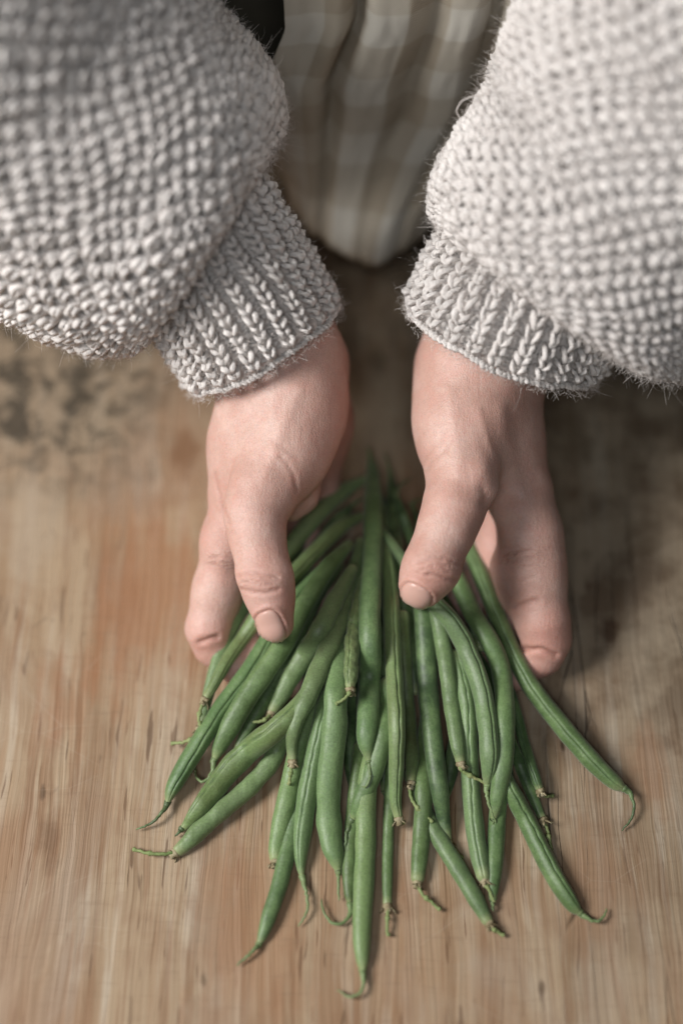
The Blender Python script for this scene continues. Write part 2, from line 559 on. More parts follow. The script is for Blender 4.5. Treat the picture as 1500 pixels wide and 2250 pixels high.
# ------------------------------------------------------------------ green beans
# pts: (x, y, width) in photograph pixels from the hidden upper end to the lower end;
# tail: thin beak or stem beyond the lower end; top: kind of the upper end
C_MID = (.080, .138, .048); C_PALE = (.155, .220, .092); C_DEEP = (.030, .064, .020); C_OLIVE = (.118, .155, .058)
BEANS = [
 # ---- deepest fill
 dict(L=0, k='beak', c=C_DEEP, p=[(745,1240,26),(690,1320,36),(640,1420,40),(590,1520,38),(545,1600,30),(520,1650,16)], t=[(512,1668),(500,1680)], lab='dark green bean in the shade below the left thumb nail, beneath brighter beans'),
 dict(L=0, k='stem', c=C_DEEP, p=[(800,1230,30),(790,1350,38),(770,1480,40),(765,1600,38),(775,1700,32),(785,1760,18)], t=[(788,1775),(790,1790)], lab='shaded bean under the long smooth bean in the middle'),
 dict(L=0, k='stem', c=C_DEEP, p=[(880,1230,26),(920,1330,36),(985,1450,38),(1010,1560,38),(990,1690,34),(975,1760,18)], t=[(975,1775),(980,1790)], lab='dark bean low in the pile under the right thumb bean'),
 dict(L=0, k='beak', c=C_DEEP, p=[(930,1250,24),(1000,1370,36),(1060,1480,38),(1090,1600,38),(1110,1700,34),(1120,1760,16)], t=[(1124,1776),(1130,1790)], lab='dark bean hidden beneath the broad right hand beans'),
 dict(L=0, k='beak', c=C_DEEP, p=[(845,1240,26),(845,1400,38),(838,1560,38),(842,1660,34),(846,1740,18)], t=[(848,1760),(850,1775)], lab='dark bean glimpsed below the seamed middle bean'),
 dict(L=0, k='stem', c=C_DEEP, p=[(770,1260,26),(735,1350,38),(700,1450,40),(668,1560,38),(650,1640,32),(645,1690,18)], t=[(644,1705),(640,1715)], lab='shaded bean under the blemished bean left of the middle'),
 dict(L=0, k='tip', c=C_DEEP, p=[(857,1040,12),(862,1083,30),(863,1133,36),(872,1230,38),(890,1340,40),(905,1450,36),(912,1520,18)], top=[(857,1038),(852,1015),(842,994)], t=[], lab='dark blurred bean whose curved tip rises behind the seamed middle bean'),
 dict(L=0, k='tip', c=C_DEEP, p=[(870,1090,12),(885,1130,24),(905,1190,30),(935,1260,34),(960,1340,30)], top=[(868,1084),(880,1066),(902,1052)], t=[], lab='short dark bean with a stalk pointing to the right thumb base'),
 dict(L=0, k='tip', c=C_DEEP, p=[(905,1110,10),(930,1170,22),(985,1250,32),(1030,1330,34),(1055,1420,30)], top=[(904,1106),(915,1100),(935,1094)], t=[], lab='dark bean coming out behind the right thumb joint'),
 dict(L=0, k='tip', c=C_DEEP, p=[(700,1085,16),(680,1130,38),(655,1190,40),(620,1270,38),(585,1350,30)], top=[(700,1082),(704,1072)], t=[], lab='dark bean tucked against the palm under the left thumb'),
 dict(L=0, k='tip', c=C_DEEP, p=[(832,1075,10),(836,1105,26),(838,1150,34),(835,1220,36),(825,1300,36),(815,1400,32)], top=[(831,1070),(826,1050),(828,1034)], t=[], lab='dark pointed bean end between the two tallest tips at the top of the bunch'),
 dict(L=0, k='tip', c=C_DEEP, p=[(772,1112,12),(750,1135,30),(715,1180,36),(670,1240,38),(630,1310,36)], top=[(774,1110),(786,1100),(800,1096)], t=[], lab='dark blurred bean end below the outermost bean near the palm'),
 # ---- low
 dict(L=1, k='beak', c=C_MID, p=[(690,1680,34),(668,1740,38),(645,1810,40),(628,1883,38),(613,1947,36),(592,2010,33),(578,2052,24),(569,2073,12)], t=[(560,2085),(546,2099),(520,2122)], lab='bean reaching down left to a blurred thin tip, next to the split seam bean'),
 dict(L=1, k='beak', c=C_MID, p=[(790,1640,30),(780,1740,32),(772,1826,32),(766,1905,30),(766,1960,22),(768,1985,10)], t=[(770,2002),(762,2021),(748,2030),(730,2027),(715,2012),(708,1993),(707,1975)], lab='narrow bean with a big round hooked tail near the bottom'),
 dict(L=1, k='stem', c=C_MID, p=[(862,1640,26),(856,1730,25),(853,1826,25),(851,1922,24),(851,1985,20)], t=[(852,2010),(850,2035),(853,2056)], lab='thin straight bean just right of the lowest bean'),
 dict(L=1, k='stem', c=C_MID, p=[(900,1700,30),(935,1790,36),(969,1850,38),(1007,1912,38),(1041,1970,36),(1070,2023,26)], t=[(1084,2042),(1106,2056)], lab='bean slanting down right to a pale stalk below the long twin beans'),
 dict(L=1, k='beak', c=C_MID, seam=1, p=[(1060,1620,34),(1118,1730,42),(1156,1802,46),(1190,1874,46),(1223,1936,44),(1257,1989,34),(1274,2006,14)], t=[(1285,2014),(1300,2023),(1316,2022),(1328,2008),(1331,1996)], lab='seamed bean lying low at the right with its tip curled up'),
 dict(L=1, k='stem', c=C_DEEP, p=[(1090,1560,26),(1132,1658,28),(1161,1730,27),(1190,1797,18)], t=[(1200,1820),(1206,1845),(1211,1869)], lab='dark thin bean in the gap right of the broad hanging bean'),
 dict(L=1, k='stem', c=C_DEEP, seam=1, p=[(1090,1450,24),(1115,1510,28),(1132,1562,28),(1151,1634,28),(1175,1706,26),(1184,1732,20)], t=[(1192,1744),(1200,1750),(1213,1748)], lab='dark ribbed bean ending in a torn calyx under the longest right bean'),
 dict(L=1, k='beak', c=C_MID, p=[(1100,1720,34),(1092,1790,38),(1088,1870,38),(1084,1930,32),(1082,1975,16)], t=[(1082,1990),(1083,2002)], lab='bean behind the long stalked bean, ending beside its calyx'),
 # ---- middle-low
 dict(L=2, k='stem', c=C_PALE, p=[(735,1440,30),(706,1500,38),(680,1580,42),(655,1651,43),(636,1730,43),(620,1799,42),(608,1860,36),(605,1886,26)], t=[(606,1896),(608,1908)], lab='straight bean with a blunt cut end left of the split seam bean'),
 dict(L=2, k='beak', c=C_PALE, p=[(830,1600,36),(812,1690,42),(804,1757,45),(803,1841,46),(800,1930,45),(797,1990,43),(795,2060,38),(796,2110,28),(797,2132,14)], t=[(799,2158),(790,2182),(768,2190),(740,2176)], lab='lowest bean, pointing straight down to the bottom of the table'),
 dict(L=2, k='stem', c=C_MID, p=[(940,1560,34),(935,1620,38),(930,1682,39),(929,1778,39),(922,1874,37),(917,1930,30)], t=[(918,1946),(928,1966),(945,1980),(966,1999)], lab='bean with a frayed stalk right of the lowest beans'),
 dict(L=2, k='stem', c=C_PALE, seam=1, p=[(1000,1440,34),(1015,1500,42),(1025,1562,44),(1031,1682,46),(1038,1778,46),(1050,1870,44),(1062,1925,36)], t=[(1068,1945),(1078,1965),(1084,1982)], lab='long pale seamed bean in the lower right of the bunch'),
 dict(L=2, k='stem', c=C_PALE, lump=1.4, p=[(655,1560,34),(622,1622,40),(588,1685,42),(537,1740,42),(486,1782,42),(440,1824,40),(408,1856,34),(392,1869,26)], t=[(375,1874),(350,1877),(320,1873),(294,1866)], lab='lumpy bean at the lower left with a long straight stalk on the table'),
 dict(L=2, k='stem', c=C_OLIVE, p=[(885,1350,28),(888,1430,31),(892,1514,33),(899,1600,34),(904,1660,32),(902,1715,22)], t=[(899,1738),(911,1768),(930,1786),(950,1806)], lab='dull dark bean with a broken stalk right of the seamed middle bean'),
 # ---- middle
 dict(L=3, k='beak', c=C_PALE, seam=1, p=[(745,1470,28),(724,1520,38),(710,1562,42),(697,1630,45),(680,1714,48),(668,1799,48),(661,1862,40),(661,1905,22),(664,1925,12)], t=[(670,1950),(676,1985),(672,2010),(655,2036)], lab='bean split by a deep seam with a thin crooked tail at the lower left'),
 dict(L=3, k='beak', c=C_MID, p=[(850,1500,34),(847,1570,42),(838,1630,44),(820,1693,45),(800,1742,42),(782,1782,28),(774,1800,14)], t=[(764,1822),(759,1845),(763,1883),(780,1906)], dry=1, lab='bean bent to the left below the long smooth middle bean'),
 dict(L=3, k='beak', c=C_OLIVE, seam=1, lump=.8, p=[(690,1500,36),(655,1555,48),(609,1600,55),(554,1643,58),(503,1693,57),(461,1748,50),(432,1785,38),(410,1812,22),(400,1822,14)], t=[(394,1828),(385,1838)], dry=1, lab='broad olive bean with a dark seam and withered tip at the lower left'),
 dict(L=3, k='stem', c=C_DEEP, p=[(905,1250,28),(922,1310,40),(930,1346,45),(936,1442,47),(941,1538,46),(951,1634,44),(964,1730,40),(974,1802,30),(982,1845,20)], t=[(986,1856),(998,1869),(1014,1886)], lab='long dark smooth bean hanging from the right thumb tip'),
 dict(L=3, k='beak', c=C_MID, p=[(960,1200,26),(985,1240,36),(1007,1279,42),(1036,1346,44),(1074,1408,45),(1098,1466,45),(1107,1538,44),(1108,1634,43),(1100,1706,41),(1088,1770,28),(1084,1800,12)], t=[(1083,1812),(1082,1822)], lab='large curved bean between the right thumb bean and the longest right bean'),
 dict(L=3, k='beak', c=C_PALE, lump=.9, p=[(775,1360,28),(758,1410,44),(746,1460,50),(738,1530,53),(737,1588,54),(728,1672,55),(721,1757,55),(727,1841,52),(738,1890,34),(742,1911,14)], t=[(743,1935),(745,1980)], lab='thick pale bean with a straight thin tip left of the middle'),
 # ---- upper
 dict(L=4, k='stem', c=C_PALE, p=[(800,1053,20),(750,1083,40),(700,1128,43),(655,1180,43),(610,1240,43),(560,1300,41),(520,1355,38),(490,1420,34),(468,1490,30),(452,1550,24),(441,1598,15)], t=[(430,1618),(405,1630),(377,1634)], lab='outermost bean by the left index finger'),
 dict(L=4, k='beak', c=C_MID, seam=1, p=[(745,1225,30),(700,1262,38),(650,1315,42),(600,1390,46),(545,1478,48),(490,1552,48),(440,1630,48),(398,1698,45),(377,1738,32),(369,1762,14)], t=[(357,1784),(336,1806),(299,1824)], dry=1, lab='long bean reaching furthest left with a dark pointed tip over the table'),
 dict(L=4, k='beak', c=C_MID, seam=.8, p=[(1000,1150,30),(1035,1215,42),(1070,1300,46),(1098,1370,46),(1134,1452,46),(1170,1514,47),(1218,1576,48),(1266,1634,48),(1314,1687,46),(1352,1721,36),(1370,1733,16)], t=[(1385,1748),(1392,1772),(1385,1800),(1365,1826)], dry=1, lab='longest bean at the far right, its tail curling on the table'),
 dict(L=4, k='stem', c=C_OLIVE, p=[(940,1290,26),(958,1340,34),(969,1394,37),(981,1470,36),(993,1562,35),(1004,1634,31),(1011,1672,22)], t=[(1013,1692),(1036,1706),(1065,1720)], lab='bean whose thin stalk crosses to the tip of the right thumb bean'),
 dict(L=4, k='stem', c=C_OLIVE, lump=1.2, p=[(793,1190,26),(783,1245,38),(768,1300,44),(740,1377,46),(708,1453,45),(678,1524,43),(652,1579,36),(641,1625,28),(642,1668,20)], t=[(641,1685),(638,1705),(634,1724)], lab='blemished bean narrowing to a short stalk left of the thick pale bean'),
 # ---- top
 dict(L=5, k='stem', c=C_OLIVE, seam=.6, p=[(793,1135,24),(750,1157,40),(700,1205,43),(650,1257,44),(600,1310,44),(570,1350,43),(535,1400,38),(497,1455,33),(470,1505,26),(453,1533,20)], t=[(443,1555),(437,1580),(444,1600),(451,1622)], lab='bean with a kinked brown stalk left of the left thumb nail'),
 dict(L=5, k='beak', c=C_MID, p=[(768,1196,24),(740,1225,36),(717,1252,42),(670,1330,45),(630,1405,47),(590,1465,49),(545,1530,49),(507,1595,46),(483,1640,34),(472,1668,14)], t=[(468,1690),(458,1710),(442,1717),(430,1704),(428,1684)], lab='smooth bright bean under the left thumb tip with a hooked tail'),
 dict(L=5, k='stem', c=C_PALE, lump=1.3, p=[(775,1250,26),(752,1290,38),(728,1335,42),(700,1390,45),(668,1442,46),(640,1485,44),(620,1525,38),(600,1560,28)], t=[(588,1577),(575,1584),(556,1587),(537,1584)], lab='pale bean with a green stalk sticking out sideways below the left thumb'),
 dict(L=5, k='stem', c=C_OLIVE, lump=2.2, seam=1.3, p=[(798,1270,22),(788,1320,32),(778,1377,37),(773,1430,37),(771,1475,34),(770,1508,24)], t=[(768,1522),(758,1534),(738,1547)], lab='short shrivelled bean with a curled stalk beside the long smooth middle bean'),
 dict(L=5, k='beak', c=C_PALE, seam=.9, p=[(815,1137,16),(832,1158,20),(852,1184,24),(890,1235,30),(925,1290,38),(959,1330,44),(998,1375,47),(1031,1442,48),(1058,1519,48),(1071,1605,47),(1074,1675,42),(1070,1710,24),(1069,1724,12)], t=[(1070,1754),(1078,1780),(1089,1809)], lab='pale bean that runs beneath the right thumb and curves down'),
 dict(L=6, k='beak', c=C_MID, p=[(812,1000,10),(817,1035,32),(818,1083,42),(819,1150,46),(819,1200,46),(816,1270,47),(812,1334,49),(812,1461,50),(808,1567,50),(804,1625,42),(808,1658,22),(810,1672,13)], top=[(811,1000),(810,990),(805,983)], t=[(812,1689),(812,1710),(803,1728),(793,1730)], lab='long smooth bean running down the middle of the bunch'),
 dict(L=6, k='stem', c=C_PALE, seam=1.1, p=[(847,1195,10),(851,1225,28),(855,1265,40),(858,1320,43),(861,1394,43),(866,1490,43),(871,1586,42),(870,1682,38),(868,1754,30),(874,1793,22)], t=[(878,1801),(886,1807)], lab='pale seamed bean beside the right thumb tip, pointed at its top'),
]


def depth_cap(px, py):
    d = .531 + 0 * px
    for cx, cy, s, a in ((590, 1330, 95, .012), (930, 1270, 95, .012), (600, 1200, 90, .010), (985, 1150, 80, .012), (470, 1380, 60, .0), (1150, 1350, 70, .004)):
        d = d + a * np.exp(-((px - cx) ** 2 + (py - cy) ** 2) / (2 * s * s))
    d = d + .013 * np.exp(-((px - 815) / 130) ** 2 - ((py - 1020) / 130) ** 2)
    return d


def base_z(py, r):
    lift = np.interp(py, [1000, 1150, 1350, 1550, 1720, 1850], [.003, .010, .012, .006, .001, 0])
    return r * .93 + lift


PLACED = []   # (xyz, r)


def place_path(pp, first_tail=False):
    """pp: n x 3 (px,py,width) -> world path resting on what is already there"""
    px, py, w = pp[:, 0], pp[:, 1], pp[:, 2]
    n = len(pp)
    r = w / 2 * .54 / 3125 * .94
    z = base_z(py, r)
    for it in range(2):
        W = np.array([Tz(px[i], py[i], z[i]) for i in range(n)])
        zz = base_z(py, r)
        if PLACED:
            A = np.vstack([a for a, b in PLACED]); R = np.concatenate([b for a, b in PLACED])
            for i in range(n):
                dx = np.hypot(A[:, 0] - W[i, 0], A[:, 1] - W[i, 1])
                s = (R + r[i]) * .96
                m = dx < s
                if m.any():
                    zz[i] = max(zz[i], (A[m, 2] + np.sqrt(s[m] ** 2 - dx[m] ** 2) * .97).max())
        # keep below the hands
        dc = depth_cap(px, py)
        zc = CAM[2] - dc * (.866 + .5 * (py - 1125) / 3125)
        zz = np.where(zz > zc, zc + (zz - zc) * .15, zz)
        zz = np.maximum(zz, base_z(py, r) - .0005)
        k = 7
        pad = np.pad(zz, k, mode='edge')
        mx = np.array([pad[i:i + 2 * k - 3].max() for i in range(2, n + 2)])
        pad = np.pad(.55 * mx + .45 * zz, k, mode='edge')
        ker = np.hanning(2 * k + 1); ker /= ker.sum()
        z = np.convolve(pad, ker, 'valid')
        zc2 = CAM[2] - dc * (.866 + .5 * (py - 1125) / 3125)
        z = np.where(py < 1200, np.minimum(z, np.maximum(zc2, r)), z)
    W = np.array([Tz(px[i], py[i], z[i]) for i in range(n)])
    return W, r, z


def bean(spec, idx):
    lr = random.Random(idx * 13 + 5)
    bc = spec['c']
    n = 84
    pp = catmull(spec['p'], n)
    L = np.linspace(0, 1, n)
    W, r, z = place_path(pp)
    PLACED.append((W[::2], r[::2]))
    # lumps from the seeds
    lump = spec.get('lump', .55)
    pitch = np.linalg.norm(np.diff(W, axis=0), axis=1).sum() / .0125
    ph0 = lr.random() * 6
    lf = 1 + .022 * lump * np.sin(L * pitch * 2 * math.pi + ph0) + .014 * lump * np.sin(L * pitch * 4.7 + ph0 * 2)
    T, N, B = frames(W, up=tuple(-FWD))
    sides = 30
    seam = spec.get('seam', 0)
    seamdir = lr.uniform(-.5, .5) if seam else lr.choice([-1, 1]) * lr.uniform(1.25, 1.9)
    samp = seam if seam else .7
    base = np.linspace(-np.pi, np.pi, sides, endpoint=False)
    warp = base - .62 * np.sin(base)          # denser near the seam at 0
    ring = []
    seamv = []
    endv = []
    tw = lr.uniform(-.5, .5)
    for i in range(n):
        a = warp + seamdir + tw * (L[i] - .5)
        s = warp
        endf = min(1, (r[i] / (max(r) * .75)))
        g = np.exp(-((s - .05 * math.sin(i * .21 + ph0) - .03 * math.sin(i * .83)) / .075) ** 2)
        lips = np.exp(-((np.abs(s) - .26) / .22) ** 2)
        wob = 1 + (.030 * lump) * np.sin(i * .55 + 2.2 * np.sin(s) + ph0) * math.cos(i * .17 + ph0)
        rr = r[i] * lf[i] * wob * (1 - .13 * samp * g * endf + .028 * samp * lips * endf)
        rr = rr * (1 + .05 * np.cos(2 * s))
        if lump > 1:
            rr = rr * (1 + .05 * (lump - 1) * np.sin(5 * s + i * .3) * np.sin(i * .9))
        ring.append(W[i] + (N[i][None] * np.cos(a)[:, None] * .93 + B[i][None] * np.sin(a)[:, None]) * rr[:, None])
        seamv.append(g * (.55 + .45 * math.sin(i * .9 + ph0)) * min(1, samp))
        endv.append(np.full(sides, max(0, 1 - (1 - L[i]) / .05) + .6 * max(0, 1 - L[i] / .05)))
    v = np.array(ring).reshape(-1, 3)
    ii = np.arange(n - 1)[:, None] * sides; j = np.arange(sides)[None]; jn = (j + 1) % sides
    f = np.stack([ii + j, ii + jn, ii + sides + jn, ii + sides + j], -1).reshape(-1, 4)
    # rounded end caps: two shrinking rings then a point
    vs = [v]; cnt = len(v)
    sv = list(np.array(seamv).ravel()); ev = list(np.array(endv).ravel())
    faces = [f]
    for end, s in ((0, -1), (n - 1, 1)):
        ringv = v[end * sides:(end + 1) * sides]
        c = W[end]
        prev = end * sides + np.arange(sides)
        for sh, ax in ((.86, .38), (.55, .72), (.12, .92)):
            rv = c + (ringv - c) * sh + s * T[end] * r[end] * ax
            vs.append(rv); cur = cnt + np.arange(sides); cnt += sides
            sv += [0] * sides; ev += [1] * sides
            jn2 = np.roll(np.arange(sides), -1)
            q = np.stack([prev, prev[jn2], cur[jn2], cur], -1)
            faces.append(q if s > 0 else q[:, ::-1])
            prev = cur
        ctr = c + s * T[end] * r[end] * .94
        vs.append(ctr[None]); sv.append(0); ev.append(1)
        jn2 = np.roll(np.arange(sides), -1)
        q = np.stack([prev, prev[jn2], np.full(sides, cnt), np.full(sides, cnt)], -1)
        faces.append(q if s > 0 else q[:, ::-1]); cnt += 1
    v = np.vstack(vs)
    allf = np.vstack(faces)
    origin = W[n // 2].copy(); origin[2] = 0
    root = empty('green_bean', origin, label=spec['lab'], category='bean', group='green beans in the bunch')
    me = mesh_any('pod', v - origin, allf)
    vattr(me, 'seam', sv); vattr(me, 'endt', ev)
    o = bpy.data.objects.new('pod', me); COL.objects.link(o); me.materials.append(BEAN); o.parent = root
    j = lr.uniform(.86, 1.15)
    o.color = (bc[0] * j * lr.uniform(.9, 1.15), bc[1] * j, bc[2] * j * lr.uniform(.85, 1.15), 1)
    # tails
    def tail(pts, W0, T0, r0, kind):
        p2 = np.array([(a, b, 4.0) for a, b in pts])
        zt = W0[2]
        W3 = [W0 - T0 * r0 * .2, W0 + T0 * r0 * .7]
        zend = max(.0012, zt - .004) if py_low(p2[-1][1]) else zt
        for q, (a, b, _) in enumerate(p2):
            tt = (q + 1) / len(p2)
            zz = zt * (1 - tt) + zend * tt + .0012 * math.sin(3 * tt)
            W3.append(Tz(a, b, max(zz, .0011)))
        W3 = np.array(W3)
        path = catmull(W3, 26)
        s = np.linspace(0, 1, 26)
        if kind == 'beak':
            rad = np.clip(r0 * .72 * (1 - s / .35), 0, None) ** 1.0 * (1 - np.clip(s / .35, 0, 1)) ** .5 + .00060 * (1 - s) ** .5 + .00015
            mt = BEAN
        else:
            rad = np.full(26, .00072) * (1 - .25 * s) + .0006 * np.exp(-(s / .08) ** 2)
            kn = .35 + .3 * lr.random()
            rad += .0006 * np.exp(-((s - kn) / .035) ** 2) + .00035 * np.exp(-((s - 1) / .06) ** 2)
            mt = STEM
        path[1:-1] += np.array([[lr.gauss(0, .00012) for _ in range(3)] for _ in range(24)])
        tv, tf = tube(path, rad, 9)
        tm = mesh_any('tip' if kind == 'beak' else 'stalk', tv - origin, tf)
        oo = bpy.data.objects.new(tm.name, tm); COL.objects.link(oo); oo.parent = root; tm.materials.append(mt)
        if kind == 'beak':
            oo.name = 'tip'
            dk = spec.get('dry', 0)
            oo.color = (.055, .075, .03, 1) if dk else (bc[0] * .95, bc[1] * .95, bc[2] * .9, 1)
            vattr(tm, 'endt', [0.35 * (not dk)] * len(tv)); vattr(tm, 'seam', [0.0] * len(tv))
        else:
            oo.name = 'stalk'
            # calyx: small crumpled collar with ragged sepals
            cv = []; cf = []
            c0 = W0 + T0 * r0 * .55
            Tq, Nq, Bq = frames(np.array([c0, c0 + T0 * .003, c0 + T0 * .006]))
            nn = 14
            R0 = max(.0017, r0 * .62)
            prof = [(-.0008, R0 * .95), (0, R0 * 1.12), (.0007, R0 * 1.0), (.0012, R0 * .72), (.0019, .0013), (.0026, .0011)]
            for a, rr in prof:
                for q in range(nn):
                    an = 2 * math.pi * q / nn
                    e = rr * (1 + .16 * lr.uniform(-1, 1)); 
                    cv.append(c0 + T0 * (a + lr.uniform(-.0002, .0002)) + (Nq[0] * math.cos(an) + Bq[0] * math.sin(an)) * e)
            for a in range(len(prof) - 1):
                for q in range(nn):
                    cf.append((a * nn + q, a * nn + (q + 1) % nn, (a + 1) * nn + (q + 1) % nn, (a + 1) * nn + q))
            for q in range(4):       # ragged sepals
                an = lr.uniform(0, 6.28)
                d = Nq[0] * math.cos(an) + Bq[0] * math.sin(an); e = Nq[0] * -math.sin(an) + Bq[0] * math.cos(an)
                b0 = c0 + T0 * .0006 + d * R0 * .8
                k0 = len(cv); ln = lr.uniform(.0015, .0030)
                for (x_, y_, t_) in ((0, -1, 0), (0, 1, 0), (.6, .7, .25), (.6, -.7, .25), (1, .1, .0), (1, -.1, .0)):
                    cv.append(b0 + (T0 * .75 + d * .7) * x_ * ln + e * y_ * .0007 + d * t_ * .0006)
                cf += [(k0, k0 + 1, k0 + 2, k0 + 3), (k0 + 3, k0 + 2, k0 + 4, k0 + 5)]
            cm = mesh_any('calyx', np.array(cv) - origin, cf)
            ob = bpy.data.objects.new('calyx', cm); COL.objects.link(ob); ob.parent = root; cm.materials.append(CALYX)
            sol = ob.modifiers.new('s', 'SOLIDIFY'); sol.thickness = .00025
    if spec.get('t'):
        tail(spec['t'], W[-1], T[-1], r[-1], 'beak' if spec['k'] != 'stem' else 'stem')
    if spec.get('top'):
        tail(spec['top'][1:], W[0], -T[0], r[0], 'beak')


def py_low(y):
    return y > 1600


for i, s in enumerate(sorted(BEANS, key=lambda b: b['L'])):
    bean(s, i)

# ------------------------------------------------------------------ person: hands from a smooth implicit surface
class Cone:
    def __init__(s, a, b, ra, rb, k):
        s.a, s.b, s.ra, s.rb, s.k = np.asarray(a, np.float32), np.asarray(b, np.float32), ra, rb, k

    def __call__(s, p):
        ab = s.b - s.a
        L2 = float(ab @ ab)
        h = np.clip(((p - s.a) @ ab) / L2, 0, 1)
        q = p - s.a - h[:, None] * ab
        return np.sqrt((q * q).sum(1)) - (s.ra + (s.rb - s.ra) * h)


def chain(pts, k, k0=None):
    """pts: (px,py,depth,rpx) -> list of cones"""
    out = []
    for i, (a, b) in enumerate(zip(pts[:-1], pts[1:])):
        out.append(Cone(P(*a[:3]), P(*b[:3]), a[3] * a[2] / 3125, b[3] * b[2] / 3125, (k0 if (i == 0 and k0 is not None) else k)))
    return out


def smin(a, b, k):
    h = np.clip(.5 + .5 * (b - a) / k, 0, 1)
    return b + (a - b) * h - k * h * (1 - h)


def group_eval(groups, p):
    res = None
    for kg, prims in groups:
        g = None
        for c in prims:
            d = c(p)
            g = d if g is None else smin(g, d, c.k)
        res = g if res is None else smin(res, g, kg)
    return res


def surface_nets(fun, lo, hi, h, blk=24):
    lo = np.asarray(lo); hi = np.asarray(hi)
    n = np.ceil((hi - lo) / h).astype(int) + 1
    n = ((n + blk - 1) // blk) * blk
    F = np.full(tuple(n), 1.0, np.float32)
    for bi in range(0, n[0], blk):
        for bj in range(0, n[1], blk):
            for bk in range(0, n[2], blk):
                c = lo + h * (np.array([bi, bj, bk]) + blk / 2)
                fc = fun(c[None].astype(np.float32))[0]
                if abs(fc) > h * blk * .9 + .004:
                    F[bi:bi + blk, bj:bj + blk, bk:bk + blk] = fc
                    continue
                g = np.stack(np.meshgrid(*[np.arange(s, s + blk) for s in (bi, bj, bk)], indexing='ij'), -1).reshape(-1, 3)
                F[bi:bi + blk, bj:bj + blk, bk:bk + blk] = fun((lo + g * h).astype(np.float32)).reshape(blk, blk, blk)
    Sg = F < 0
    c8 = np.zeros(tuple(n - 1), np.int8)
    for dx in (0, 1):
        for dy in (0, 1):
            for dz in (0, 1):
                c8 += Sg[dx:n[0] - 1 + dx, dy:n[1] - 1 + dy, dz:n[2] - 1 + dz]
    mixed = (c8 > 0) & (c8 < 8)
    idx = np.full(mixed.shape, -1, np.int64)
    ijk = np.argwhere(mixed)
    idx[mixed] = np.arange(len(ijk))
    acc = np.zeros((len(ijk), 3)); cnt = np.zeros(len(ijk))
    corners = [(0, 0, 0), (1, 0, 0), (0, 1, 0), (1, 1, 0), (0, 0, 1), (1, 0, 1), (0, 1, 1), (1, 1, 1)]
    vals = [F[ijk[:, 0] + a, ijk[:, 1] + b, ijk[:, 2] + c] for a, b, c in corners]
    for ia in range(8):
        for ib in range(ia + 1, 8):
            if sum(abs(corners[ia][q] - corners[ib][q]) for q in range(3)) != 1:
                continue
            m = (vals[ia] < 0) != (vals[ib] < 0)
            t = vals[ia] / (vals[ia] - vals[ib] + 1e-12)
            pt = np.array(corners[ia])[None] * (1 - t[:, None]) + np.array(corners[ib])[None] * t[:, None]
            acc[m] += pt[m]; cnt[m] += 1
    V = lo + (ijk + acc / cnt[:, None]) * h
    faces = []
    for ax in range(3):
        sl0 = [slice(None)] * 3; sl1 = [slice(None)] * 3
        sl0[ax] = slice(0, -1); sl1[ax] = slice(1, None)
        A = Sg[tuple(sl0)]; Bq = Sg[tuple(sl1)]
        e = np.argwhere(A != Bq)
        o1, o2 = [q for q in range(3) if q != ax]
        ok = (e[:, o1] > 0) & (e[:, o2] > 0) & (e[:, o1] < n[o1] - 1) & (e[:, o2] < n[o2] - 1)
        e = e[ok]
        def cell(d1, d2):
            c = e.copy(); c[:, o1] -= d1; c[:, o2] -= d2
            return idx[c[:, 0], c[:, 1], c[:, 2]]
        q = np.stack([cell(1, 1), cell(0, 1), cell(0, 0), cell(1, 0)], -1)
        inside = A[e[:, 0], e[:, 1], e[:, 2]]
        flip = inside if ax != 1 else ~inside
        q[~flip] = q[~flip][:, ::-1]
        faces.append(q)
    Fc = np.vstack(faces)
    Fc = Fc[(Fc >= 0).all(1)]
    return V, Fc


def sdf_normal(fun, V, e=2e-4):
    g = np.zeros_like(V)
    for a in range(3):
        d = np.zeros(3); d[a] = e
        g[:, a] = (fun((V + d).astype(np.float64)) - fun((V - d).astype(np.float64))) / (2 * e)
    return g / (np.linalg.norm(g, axis=1)[:, None] + 1e-12)


